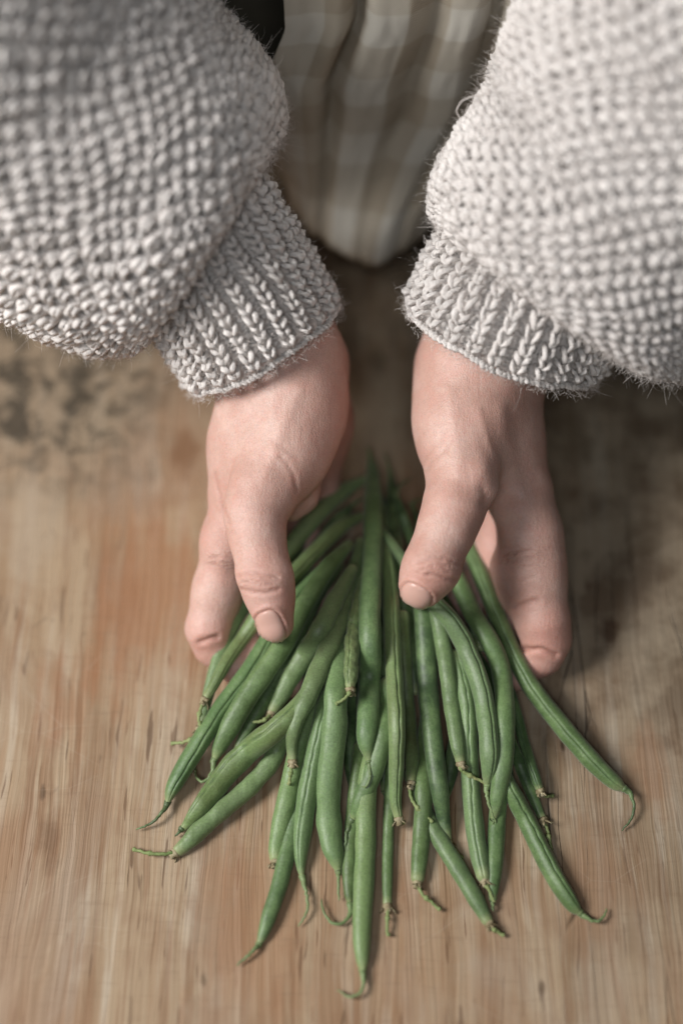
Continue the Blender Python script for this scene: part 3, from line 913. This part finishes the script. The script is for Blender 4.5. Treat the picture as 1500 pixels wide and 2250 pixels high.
M_ = .001
LEFT = [
 (.012, chain([(400, 430, .532, 135), (560, 700, .552, 122), (620, 800, .556, 104), (632, 860, .556, 90)], .02)
        + chain([(650, 850, .553, 80), (648, 920, .548, 84), (628, 1010, .541, 66), (590, 1085, .535, 60)], .016)       # ball of the thumb
        + chain([(574, 870, .556, 76), (546, 980, .555, 72), (518, 1085, .556, 58)], .014)                               # back of the hand
        + chain([(610, 900, .570, 84), (575, 1080, .578, 72)], .014)
        + chain([(680, 800, .572, 80), (690, 930, .583, 72), (688, 1075, .592, 58)], .012)                                # heel of the palm
        + chain([(668, 1020, .556, 44), (655, 1090, .557, 36), (640, 1122, .556, 20)], .007)),
 (.005, chain([(570, 1075, .534, 66), (560, 1130, .531, 58), (567, 1190, .528, 53)], .008) + chain([(567, 1190, .528, 53), (581, 1262, .525, 53), (593, 1310, .5245, 47), (606, 1370, .5245, 40)], .006)
        + chain([(548, 1262, .5215, 15), (612, 1266, .5215, 15)], .006)),
 (.0035, chain([(522, 1085, .556, 58), (500, 1190, .556, 52), (478, 1300, .5575, 49), (459, 1378, .558, 49)], .007)
        + chain([(457, 1386, .557, 46), (468, 1420, .559, 38), (520, 1465, .560, 36), (585, 1490, .557, 33)], .004)),
 (.0035, chain([(560, 1100, .576, 56), (535, 1240, .574, 48), (520, 1350, .568, 44)], .007)
        + chain([(520, 1350, .568, 44), (560, 1440, .562, 38), (640, 1500, .555, 34)], .004)),
 (.003, chain([(610, 1100, .588, 50), (600, 1230, .580, 44), (600, 1320, .572, 40)], .007)
        + chain([(600, 1320, .572, 40), (650, 1400, .566, 36), (710, 1440, .562, 33)], .004)),
 (.003, chain([(655, 1090, .594, 46), (665, 1200, .585, 38), (680, 1270, .578, 34), (720, 1320, .574, 30), (760, 1340, .572, 28)], .006)),
]
RIGHT_H = [
 (.012, chain([(1200, 520, .530, 135), (1105, 700, .552, 120), (1054, 815, .556, 108), (1046, 870, .556, 100)], .02)
        + chain([(1022, 870, .552, 82), (1016, 950, .545, 82), (1015, 1030, .537, 74)], .016)
        + chain([(1084, 880, .560, 72), (1106, 980, .558, 70), (1135, 1085, .558, 68)], .014)
        + chain([(1060, 900, .572, 80), (1120, 1060, .580, 70)], .014)
        + chain([(1006, 800, .568, 68), (1014, 900, .578, 62)], .012)),
 (.005, chain([(1012, 1045, .534, 66), (995, 1120, .529, 58), (976, 1175, .526, 54)], .009) + chain([(976, 1175, .526, 54), (948, 1238, .5235, 54), (936, 1268, .5235, 48), (923, 1294, .524, 42)], .006)
        + chain([(1050, 1040, .5245, 10), (1075, 1072, .5285, 12)], .010)
        + chain([(926, 1242, .5205, 15), (982, 1256, .5205, 15)], .007)),
 (.0045, chain([(1146, 1085, .558, 68), (1166, 1180, .556, 62), (1176, 1260, .5545, 58), (1192, 1365, .5535, 58)], .008)
        + chain([(1192, 1365, .5535, 57), (1199, 1405, .555, 50), (1190, 1440, .557, 41), (1130, 1478, .5585, 36), (1085, 1490, .558, 32)], .0035)
        + chain([(1118, 1250, .560, 42), (1140, 1305, .560, 44)], .008)),
 (.003, chain([(1120, 1120, .580, 55), (1098, 1200, .577, 50), (1102, 1300, .572, 42)], .007)
        + chain([(1102, 1300, .572, 42), (1090, 1400, .566, 38), (1040, 1450, .563, 34)], .004)),
 (.003, chain([(1090, 1120, .590, 48), (1050, 1230, .583, 40), (1025, 1310, .575, 38), (980, 1380, .568, 34)], .006)),
 (.003, chain([(1050, 1100, .596, 42), (1000, 1210, .588, 34), (965, 1290, .578, 32), (930, 1340, .573, 28)], .006)),
]

# creases: (points, depth mm, half width px)
CREASES = [
 ([(655,860),(615,950),(585,1040)], -.55, 17), ([(540,960),(520,1060),(505,1150)], -.35, 12), ([(985,860),(1000,960),(1005,1040)], -.5, 18), ([(1100,900),(1122,1000),(1140,1090)], -.5, 15),
 ([(600,900),(560,1000)], -.25, 9), ([(1050,900),(1075,980),(1100,1030)], -.35, 9), ([(500,1195),(480,1290)], -.2, 14),
 ([(524,1266),(545,1259),(570,1260),(608,1269)], .40, 4.0), ([(531,1293),(552,1301),(582,1303),(612,1295)], .45, 4.0), ([(530,1278),(560,1281),(600,1283)], .25, 3),
 ([(474,1041),(480,1075),(490,1110),(506,1150)], .35, 4.5),
 ([(618,1005),(634,1022),(647,1045),(651,1078)], .30, 4), ([(595,965),(622,985),(655,1005)], .15, 4),
 ([(438,1409),(455,1405),(478,1399)], .9, 5),
 ([(462,1225),(485,1222),(508,1222)], .2, 4), ([(458,1240),(480,1240)], .15, 4),
 ([(938,1262),(960,1264),(980,1270),(1000,1275)], .55, 4), ([(918,1236),(945,1226),(980,1226),(1008,1238)], .28, 4), ([(922,1250),(950,1248),(985,1258)], .2, 3),
 ([(1108,1218),(1135,1214),(1166,1204)], .35, 4), ([(1112,1234),(1140,1230),(1170,1222)], .2, 4), ([(1128,1335),(1150,1326),(1180,1319)], .45, 5), ([(1105,1275),(1140,1278),(1175,1266)], .15, 4),
 ([(1148,1427),(1180,1426),(1198,1430),(1222,1440)], .9, 5),
 ([(936,1036),(945,1018),(965,1000),(995,970)], .22, 4), ([(932,1012),(950,985),(985,950)], .12, 4),
 ([(1060,1075),(1066,1088),(1062,1105)], .35, 7),
]
# nail outlines (centre, half width, half length, angle of the tip direction) in pixels
NAILS = [dict(c=(594, 1381), w=30, l=39, a=math.radians(68)), dict(c=(913, 1310), w=36, l=24, a=math.radians(118))]
RED = [(604, 1375, 55, .8), (580, 1275, 40, .55), (635, 1330, 40, .8), (450, 1420, 45, .7), (490, 1200, 60, .25), (560, 1090, 60, .25), (600, 1110, 40, .3), (745, 900, 60, .3),
       (915, 1300, 50, .7), (965, 1262, 35, .6), (1205, 1420, 60, .9), (1180, 1230, 60, .25), (1130, 1330, 60, .4), (1050, 1080, 50, .3), (1140, 1000, 80, .25), (1070, 1220, 40, .6)]
KN = [(572, 1280, 42, 22), (966, 1248, 48, 24), (1145, 1225, 45, 25), (484, 1232, 30, 22)]


def seg_dist(px, py, pts):
    d = np.full(px.shape, 1e9)
    for (ax, ay), (bx, by) in zip(pts[:-1], pts[1:]):
        L2 = (bx - ax) ** 2 + (by - ay) ** 2
        h = np.clip(((px - ax) * (bx - ax) + (py - ay) * (by - ay)) / L2, 0, 1)
        d = np.minimum(d, np.hypot(px - ax - h * (bx - ax), py - ay - h * (by - ay)))
    return d


def raymarch(fun, px, py):
    d = np.full(px.shape, .44)
    dirs = FWD[None] + np.outer((px - 750) / 3125, RIGHT) - np.outer((py - 1125) / 3125, UP)
    for _ in range(60):
        p = CAM + dirs * d[:, None]
        d += np.clip(fun(p), -.01, .02) * .9
    return CAM + dirs * d[:, None]


def build_hands(root):
    Vs = []; Fs = []; base = 0
    funs = []
    for groups, lo_px, hi_px in ((LEFT, (330, 330), (800, 1540)), (RIGHT_H, (860, 430), (1300, 1540))):
        fun = lambda p, g=groups: group_eval(g, p)
        funs.append(fun)
        prs = [c for _, pr in groups for c in pr]
        ends = np.array([c.a for c in prs] + [c.b for c in prs]); rad = max(max(c.ra, c.rb) for c in prs)
        lo = ends.min(0) - .008; hi = ends.max(0) + .008
        lo[0] -= .018; hi[0] += .018; lo[2] -= .004; hi[2] += .012; hi[1] -= .004
        V, Fc = surface_nets(fun, lo, hi, .00084)
        for _ in range(2):
            N = sdf_normal(fun, V)
            V = V - N * fun(V)[:, None]
        Vs.append((V, N)); Fs.append(Fc + base); base += len(V)
    V = np.vstack([a for a, b in Vs]); N = np.vstack([b for a, b in Vs]); F = np.vstack(Fs)
    px, py, d = project(V)
    face = -(N * (V - CAM)).sum(1) / np.linalg.norm(V - CAM, axis=1)
    fm = np.clip(face * 2.5, 0, 1)
    crease = np.zeros(len(V)); disp = np.zeros(len(V))
    wob = np.array([mnoise.noise(Vector((a * .05, b * .05, 3))) for a, b in zip(px[::1], py[::1])]) * 3
    for pts, dep, w in CREASES:
        t = seg_dist(px + wob, py + wob, pts)
        g = np.exp(-(t / w) ** 2)
        disp -= dep * M_ * g * fm
        disp += max(0, dep) * M_ * .35 * np.exp(-((t - 2.4 * w) / (1.5 * w)) ** 2) * fm
        crease = np.maximum(crease, g * fm * min(1, max(0, dep) * 1.4))
    for nl in NAILS:      # seat of the nail, with the fold of skin round it
        ca, sa = math.cos(nl['a']), math.sin(nl['a'])
        X = (px - nl['c'][0]); Y = (py - nl['c'][1])
        al = X * ca + Y * sa; ac = -X * sa + Y * ca
        e = (np.abs(al / nl['l']) ** 2.8 + np.abs(ac / nl['w']) ** 2.8) ** (1 / 2.8)
        back = np.clip((nl['l'] * .55 - al) / (nl['l'] * .5), 0, 1)
        disp += .00055 * np.exp(-((e - 1.20) / .13) ** 2) * fm * back
        disp -= .00045 * np.exp(-((e - .99) / .09) ** 2) * fm
        crease = np.maximum(crease, .8 * np.exp(-((e - 1.02) / .06) ** 2) * fm)
    disp += .00030 * np.array([mnoise.noise(Vector((a * 90, b * 90, c * 90))) for a, b, c in V])
    V = V + N * disp[:, None]
    red = np.zeros(len(V)); kn = np.zeros(len(V))
    for x, y, s, a in RED:
        red = np.maximum(red, a * np.exp(-((px - x) ** 2 + (py - y) ** 2) / (2 * s * s)))
    for x, y, sx, sy in KN:
        kn = np.maximum(kn, np.exp(-((px - x) / sx) ** 2 - ((py - y) / sy) ** 2))
    me = make_mesh('body', V, F)
    vattr(me, 'crease', crease); vattr(me, 'red', red); vattr(me, 'knuckle', kn)
    body = link('body', me, SKIN, root, label='pale bare hands reaching out of the cuffs, thumbs on top of the beans')
    for nl, fun in zip(NAILS, funs):
        nu, nv = 22, 22
        ca, sa = math.cos(nl['a']), math.sin(nl['a'])
        us = np.linspace(-1, 1, nu); vs = np.linspace(-1, 1, nv)
        gu, gv = np.meshgrid(us, vs, indexing='ij')      # u along, v across
        # square -> superellipse disc
        r = np.maximum(np.abs(gu), np.abs(gv)); ang = np.arctan2(gv, gu)
        rr = (np.abs(np.cos(ang)) ** 2.8 + np.abs(np.sin(ang)) ** 2.8) ** (-1 / 2.8)
        du = r * rr * np.cos(ang); dv = r * rr * np.sin(ang)
        X = nl['c'][0] + du * nl['l'] * ca - dv * nl['w'] * sa
        Y = nl['c'][1] + du * nl['l'] * sa + dv * nl['w'] * ca
        pts = raymarch(fun, X.ravel(), Y.ravel())
        Nn = sdf_normal(fun, pts)
        lift = .00034 * (1 - r.ravel() ** 6) - .0003 * (r.ravel() ** 8) + .0002 * np.clip(du.ravel(), 0, 1) ** 3
        q = pts + Nn * lift[:, None]
        idx = np.arange(nu * nv).reshape(nu, nv)
        f = np.stack([idx[:-1, :-1], idx[1:, :-1], idx[1:, 1:], idx[:-1, 1:]], -1).reshape(-1, 4)
        nm = make_mesh('fingernail', q, f)
        vattr(nm, 'tipness', (du.ravel() + 1) / 2)
        o = link('fingernail', nm, NAIL, body)
        sm = o.modifiers.new('s', 'SOLIDIFY'); sm.thickness = .0004; sm.offset = 0


person = empty('person', (0, .16, 0), label='person in a cream chunky knitted sweater and checked linen apron, spreading a bunch of beans', category='person')
build_hands(person)


# ------------------------------------------------------------------ knitted sleeves
class Sleeve:
    """tube round a centre line given by (px,py,depth,radius px); arc-length parametrised"""
    def __init__(s, pts, upv=(0, 0, 1), n=160, wrinkle=0.0, seed=0, flat=1.0):
        c = np.array([P(a, b, d) for a, b, d, r in pts]); r = np.array([r * d / 3125 for a, b, d, r in pts])
        t = np.concatenate([[0], np.cumsum(np.linalg.norm(np.diff(c, axis=0), axis=1) + .6 * np.abs(np.diff(r)))])
        tt = np.linspace(0, t[-1], n)
        full = np.hstack([c, r[:, None]])
        k = np.stack([np.interp(tt, t, full[:, i]) for i in range(4)], 1)
        def smooth(x, w):
            ker = np.hanning(2 * w + 1); ker /= ker.sum()
            return np.convolve(np.concatenate([2 * x[0] - x[w:0:-1], x, 2 * x[-1] - x[-2:-w - 2:-1]]), ker, 'valid')
        for i in range(4):
            k[:, i] = smooth(k[:, i], 28 if i < 3 else 9)
        s.C = k[:, :3]; s.R = k[:, 3]
        s.T, s.N, s.B = frames(s.C, upv)
        ds = np.sqrt((np.diff(s.C, axis=0) ** 2).sum(1) + np.diff(s.R) ** 2)
        s.s = np.concatenate([[0], np.cumsum(ds)]); s.L = s.s[-1]
        s.dR = np.gradient(s.R, s.s)
        s.wr = wrinkle; s.seed = seed; s.flat = flat

    def __call__(s, u, v, h):
        """u in turns, v arc length, h height above the surface"""
        i = lambda A: np.interp(v, s.s, A)
        C = np.stack([i(s.C[:, q]) for q in range(3)], -1); N = np.stack([i(s.N[:, q]) for q in range(3)], -1)
        B = np.stack([i(s.B[:, q]) for q in range(3)], -1); T = np.stack([i(s.T[:, q]) for q in range(3)], -1)
        R = i(s.R); dR = i(s.dR)
        a = 2 * np.pi * u
        rad = N * np.cos(a)[..., None] + B * np.sin(a)[..., None]
        wr = s.wr * (np.sin(2 * a + s.seed + v * 25) * .5 + np.sin(3 * a + s.seed * 2 - v * 60) * .35 + np.sin(a * 5 + v * 110 + s.seed) * .15)
        nt = np.sqrt(np.clip(1 - dR ** 2, .05, 1))
        nrm = rad * nt[..., None] - T * np.clip(dR, -.97, .97)[..., None]
        return C + rad * (R + wr)[..., None] + nrm * h[..., None]


def strand_template(pts, rad, sides=8, n=9):
    """polyline in stitch space (s across, t along, h) -> verts, faces, yu, yv ; isotropic units of stitch width"""
    path = catmull(np.array(pts, float), n)
    s = np.linspace(0, 1, n)
    r = rad * (1 - .55 * np.abs(2 * s - 1) ** 3.5)
    v, f = tube(path, r, sides, up=(0.01, .02, 1), cap=False)
    yu = np.repeat(s, sides); yv = np.tile(np.arange(sides) / sides, n)
    return v, f, yu, yv


def facing(sl, u, v):
    a = sl(np.array([u]), np.array([v]), np.array([0.]))[0]; b = sl(np.array([u]), np.array([v]), np.array([.001]))[0]
    n = (b - a) / .001; c = CAM - a
    return float(n @ c / np.linalg.norm(c))


def knit(name, sl, templ_fn, nu, v0, v1, pitch_v, parent, warp=1.0, jit=.05, label=None, h_scale=1.0):
    VV = []; FF = []; YU = []; YV = []; base = 0
    rows = int((v1 - v0) / pitch_v)
    for j in range(rows):
        for i in range(nu):
            if facing(sl, (i + .5) / nu, v0 + (j + .5) * pitch_v) < -.42:
                continue          # the underside nobody can see keeps only its plain backing
            for (tv, tf, yu, yv) in templ_fn(i, j):
                jx, jy, jh = rng.normal(0, jit, 3)
                ang = rng.normal(0, .10); sc = 1 + rng.normal(0, .06)
                x = tv[:, 0] * sc * math.cos(ang) - tv[:, 1] * sc * math.sin(ang); y = tv[:, 0] * sc * math.sin(ang) + tv[:, 1] * sc * math.cos(ang)
                vv = v0 + (j + .5 + y + jy) * pitch_v
                Rl = np.interp(v0 + (j + .5) * pitch_v, sl.s, sl.R)
                w = 2 * np.pi * Rl / nu
                VV.append(np.stack([(i + .5 + x + jx) / nu, vv, (tv[:, 2] * sc + jh * .6) * min(w, .0078) * h_scale * 1.12], -1))
                FF.append(tf + base); base += len(tv); YU.append(yu); YV.append(yv)
    A = np.vstack(VV)
    q0 = A[:, 0].copy()
    A[:, 0] += warp * (.006 * np.sin(A[:, 1] * 95 + q0 * 12.566) + .003 * np.sin(A[:, 1] * 210 - q0 * 37.699)) 
    A[:, 1] += warp * .0016 * np.sin(q0 * 31.416 + A[:, 1] * 60) + warp * .0008 * np.sin(q0 * 75.398 - A[:, 1] * 150)
    A[:, 2] *= 1 + .16 * np.sin(q0 * 43.982 + A[:, 1] * 300) * np.sin(A[:, 1] * 170 - q0 * 25.133)
    A[:, 1] = np.clip(A[:, 1], 0, sl.L + .0015)
    V = sl(A[:, 0], A[:, 1], A[:, 2]) + rng.normal(0, .00022, (len(A), 3))
    me = make_mesh(name, V, np.vstack(FF))
    vattr(me, 'yu', np.concatenate(YU)); vattr(me, 'yv', np.concatenate(YV))
    return link(name, me, YARN, parent)


def backing(name, sl, v0, v1, h, parent, nu=96, nv=60):
    u, v = np.meshgrid(np.arange(nu) / nu, np.linspace(v0, v1, nv), indexing='ij')
    V = sl(u.ravel(), v.ravel(), np.full(u.size, h))
    idx = np.arange(nu * nv).reshape(nu, nv); nx = np.roll(idx, -1, axis=0)
    f = np.stack([idx[:, :-1], nx[:, :-1], nx[:, 1:], idx[:, 1:]], -1).reshape(-1, 4)
    me = make_mesh(name, V, f)
    vattr(me, 'yu', np.zeros(len(V))); vattr(me, 'yv', np.zeros(len(V)))
    return link(name, me, YARN, parent)


def fuzz(name, sl, v0, v1, count, parent, length=.0045, h0=.001, seg=5, rad=.00006):
    u = rng.random(count); v = v0 + (v1 - v0) * rng.random(count)
    p0 = sl(u, v, np.full(count, h0)); p1 = sl(u, v, np.full(count, h0 + .001))
    n = (p1 - p0) / .001
    d = n * rng.uniform(.2, 1, (count, 1)) + rng.normal(0, .75, (count, 3)); d /= np.linalg.norm(d, axis=1)[:, None]
    ax = rng.normal(0, 1, (count, 3)); ax /= np.linalg.norm(ax, axis=1)[:, None]
    L = length * rng.gamma(3, .33, count); curl = rng.normal(0, 4.5, count)
    pts = [p0]; cur = d
    for k in range(seg):
        cur = cur + np.cross(ax, cur) * (curl / seg)[:, None]; cur /= np.linalg.norm(cur, axis=1)[:, None]
        pts.append(pts[-1] + cur * (L / seg)[:, None])
    pts = np.stack(pts, 1)          # count, seg+1, 3
    s1 = np.cross(d, ax); s1 /= np.linalg.norm(s1, axis=1)[:, None]; s2 = ax
    r = np.linspace(rad, rad * .5, seg + 1)
    ring = [pts + (s1 * math.cos(a) + s2 * math.sin(a))[:, None] * r[None, :, None] for a in (0, 2.1, 4.2)]
    V = np.stack(ring, 2).reshape(-1, 3)      # count, seg+1, 3sides
    b = (np.arange(count) * (seg + 1) * 3)[:, None, None]; k = (np.arange(seg) * 3)[None, :, None]; j = np.arange(3)[None, None]; jn = (j + 1) % 3
    f = np.stack(np.broadcast_arrays(b + k + j, b + k + jn, b + k + 3 + jn, b + k + 3 + j), -1).reshape(-1, 4)
    me = make_mesh(name, V, f)
    return link(name, me, FIBRE, parent, kind='stuff')


# stitch templates
BUMP_A = strand_template([(-.60, .30, -.50), (-.50, .02, .04), (-.26, -.30, .38), (0, -.40, .46), (.26, -.30, .38), (.50, .02, .04), (.60, .30, -.50)], .285, 7, 8)
BUMP_B = strand_template([(-.54, .62, -.42), (-.42, .36, .10), (-.20, .12, .40), (0, .04, .47), (.20, .12, .40), (.42, .36, .10), (.54, .62, -.42)], .265, 7, 7)
VL = strand_template([(-.54, -.62, -.22), (-.46, -.25, .26), (-.28, .12, .46), (-.06, .50, .10), (-.02, .66, -.15)], .25, 7, 7)
VR = strand_template([(.54, -.62, -.22), (.46, -.25, .26), (.28, .12, .46), (.06, .50, .10), (.02, .66, -.15)], .25, 7, 7)
EDGE = strand_template([(-.62, -.25, -.35), (-.40, .12, .05), (-.10, .10, .30), (.25, -.06, .30), (.55, -.20, -.05), (.70, -.1, -.4)], .42, 7, 8)
def shift(T, dx=0, dh=0, sx=1.0, dy=0):
    v = T[0].copy(); v[:, 0] = v[:, 0] * sx + dx; v[:, 2] += dh; v[:, 1] += dy
    return (v,) + T[1:]
PURL = strand_template([(-.5, .2, -.5), (-.2, -.1, -.28), (.2, -.1, -.28), (.5, .2, -.5)], .2, 6, 6)


def moss(i, j):
    if (i + j) % 2 == 0:
        return [BUMP_A, BUMP_B]
    return [shift(VL, dh=-.20, sx=.85), shift(VR, dh=-.20, sx=.85)]


def moss_scaled(i, j):
    return moss(i, j)


RIBK = [shift(VL, sx=.98, dh=.02), shift(VR, sx=.98, dh=.02)]
def rib(i, j):
    if i % 3 < 2 and False:
        return RIBK
    return RIBK if i % 2 == 0 else [shift(PURL, dh=-.32), shift(PURL, dh=-.32, dy=.5)]


def wide_rib(i, j):
    return RIBK if i % 2 == 0 else [shift(PURL, dh=-.25), shift(PURL, dh=-.25, dy=.5)]


def build_sleeve(side):
    if side == 'L':
        body = Sleeve([(-260, -110, .490, 470), (-150, 0, .500, 462), (45, 205, .520, 412), (230, 350, .537, 395), (360, 425, .545, 374), (446, 462, .550, 334), (475, 484, .552, 266), (477, 487, .552, 205)], wrinkle=.0030, seed=1.0)
        cuff = Sleeve([(350, 380, .530, 190), (420, 500, .535, 188), (500, 630, .543, 186), (590, 775, .554, 180)], wrinkle=.0008, seed=2)
        nu, nr = 94, 52
    else:
        body = Sleeve([(1700, -130, .490, 440), (1620, 20, .500, 430), (1530, 200, .515, 415), (1425, 400, .530, 395), (1304, 520, .542, 380), (1228, 608, .550, 352), (1192, 660, .553, 290), (1188, 665, .553, 225)], wrinkle=.0030, seed=4.0)
        cuff = Sleeve([(1230, 430, .532, 200), (1185, 555, .540, 205), (1142, 655, .546, 218), (1098, 752, .555, 222)], wrinkle=.0010, seed=5)
        nu, nr = 98, 56
    root = backing('sweater_sleeve', body, 0, body.L, -.0022, person)
    pv = .0043
    knit('moss_stitches', body, moss_scaled, nu, 0, body.L - .002, pv, root, jit=.06)
    cb = backing('cuff', cuff, 0, cuff.L - .0030, -.0030, person)
    fn = rib if side == 'L' else wide_rib
    knit('rib_stitches', cuff, fn, nr, 0, cuff.L - .0028, .0037, cb, jit=.045, h_scale=1.15, warp=.3)
    knit('cast_on_edge', cuff, lambda i, j: [EDGE], nr * 2, cuff.L - .0046, cuff.L - .0005, .0026, cb, jit=.06, h_scale=1.0, warp=.3)
    fuzz('wool_fuzz', body, body.L * .25, body.L, 26000, root, .0032, .0018, 3, .00007)
    fuzz('wool_fuzz', body, body.L * .3, body.L, 1800, root, .0060, .0012, 7, .00004)
    fuzz('wool_fuzz', cuff, cuff.L * .2, cuff.L, 12000, cb, .0028, .0014, 3, .00007)
    fuzz('wool_fuzz', cuff, cuff.L * .5, cuff.L, 450, cb, .005, .0010, 7, .00004)


build_sleeve('L')
build_sleeve('R')
_sl = [o for o in person.children if o.name.startswith('sweater_sleeve')][-1]
_tp = catmull([P(1105, 190, .520), P(1075, 207, .512), P(1040, 211, .510), P(1012, 224, .510), P(1003, 246, .512), P(1014, 263, .514)], 40)
_tp[2:] += rng.normal(0, .00012, (38, 3))
_tv, _tf = tube(_tp, np.linspace(.00042, .00016, 40), 7)
_tm = mesh_any('loose_thread', _tv, _tf)
link('loose_thread', _tm, FIBRE, _sl)


# ------------------------------------------------------------------ apron and dark clothing behind it
def build_apron():
    ns, nt = 220, 120
    V = np.zeros((ns, nt, 3)); CU = np.zeros((ns, nt)); CV = np.zeros((ns, nt))
    for a in range(ns):
        s = a / (ns - 1)
        for b in range(nt):
            t = b / (nt - 1)                       # 0 top, 1 hem
            z = .30 - t * .262
            k = min(1, max(0, (t - .76) / .24)); k = k * k * (3 - 2 * k)
            fl = min(1, max(0, (t - .60) / .12))
            x = (-.0215 - .011 * fl * (1 - s) + s * .130) * (1 - k) + (-.022 + s * .074) * k
            x += .003 * math.sin(t * 5 + s * 2) * s
            q = s + .05 * t
            y = .128 + .010 * s
            for c0, wd, dp in ((.245, .030, .014), (.47, .045, .008), (.66, .035, .011), (.12, .06, .003)):
                y += dp * (.8 - .62 * k) * math.exp(-((q - c0) / wd) ** 2)
            y -= .030 * k * k * math.sin(math.pi * s)
            y += .003 * mnoise.noise(Vector((s * 5, t * 4, 1))) + .0006 * mnoise.noise(Vector((s * 30, t * 25, 1)))
            z += .011 * abs(2 * s - .95) ** 2.4 * k
            V[a, b] = (x, y, z); CU[a, b] = s * .14; CV[a, b] = t * .29
    idx = np.arange(ns * nt).reshape(ns, nt)
    f = np.stack([idx[:-1, :-1], idx[1:, :-1], idx[1:, 1:], idx[:-1, 1:]], -1).reshape(-1, 4)
    me = make_mesh('apron', V.reshape(-1, 3), f)
    vattr(me, 'cu', CU.ravel()); vattr(me, 'cv', CV.ravel())
    o = link('apron', me, LINEN, person)
    m = o.modifiers.new('s', 'SOLIDIFY'); m.thickness = .0007
    # dark skirt behind
    ns, nt = 120, 30
    V = []
    for a in range(ns):
        s = a / (ns - 1) * 2 - 1
        for b in range(nt):
            t = b / (nt - 1)
            V.append((s * .24, .222 + .05 * s * s + .008 * math.sin(s * 21 + t), .34 - t * .75))
    idx = np.arange(ns * nt).reshape(ns, nt)
    f = np.stack([idx[:-1, :-1], idx[1:, :-1], idx[1:, 1:], idx[:-1, 1:]], -1).reshape(-1, 4)
    me = make_mesh('skirt', np.array(V), f)
    o = link('skirt', me, DARK, person)
    m = o.modifiers.new('s', 'SOLIDIFY'); m.thickness = .002


build_apron()
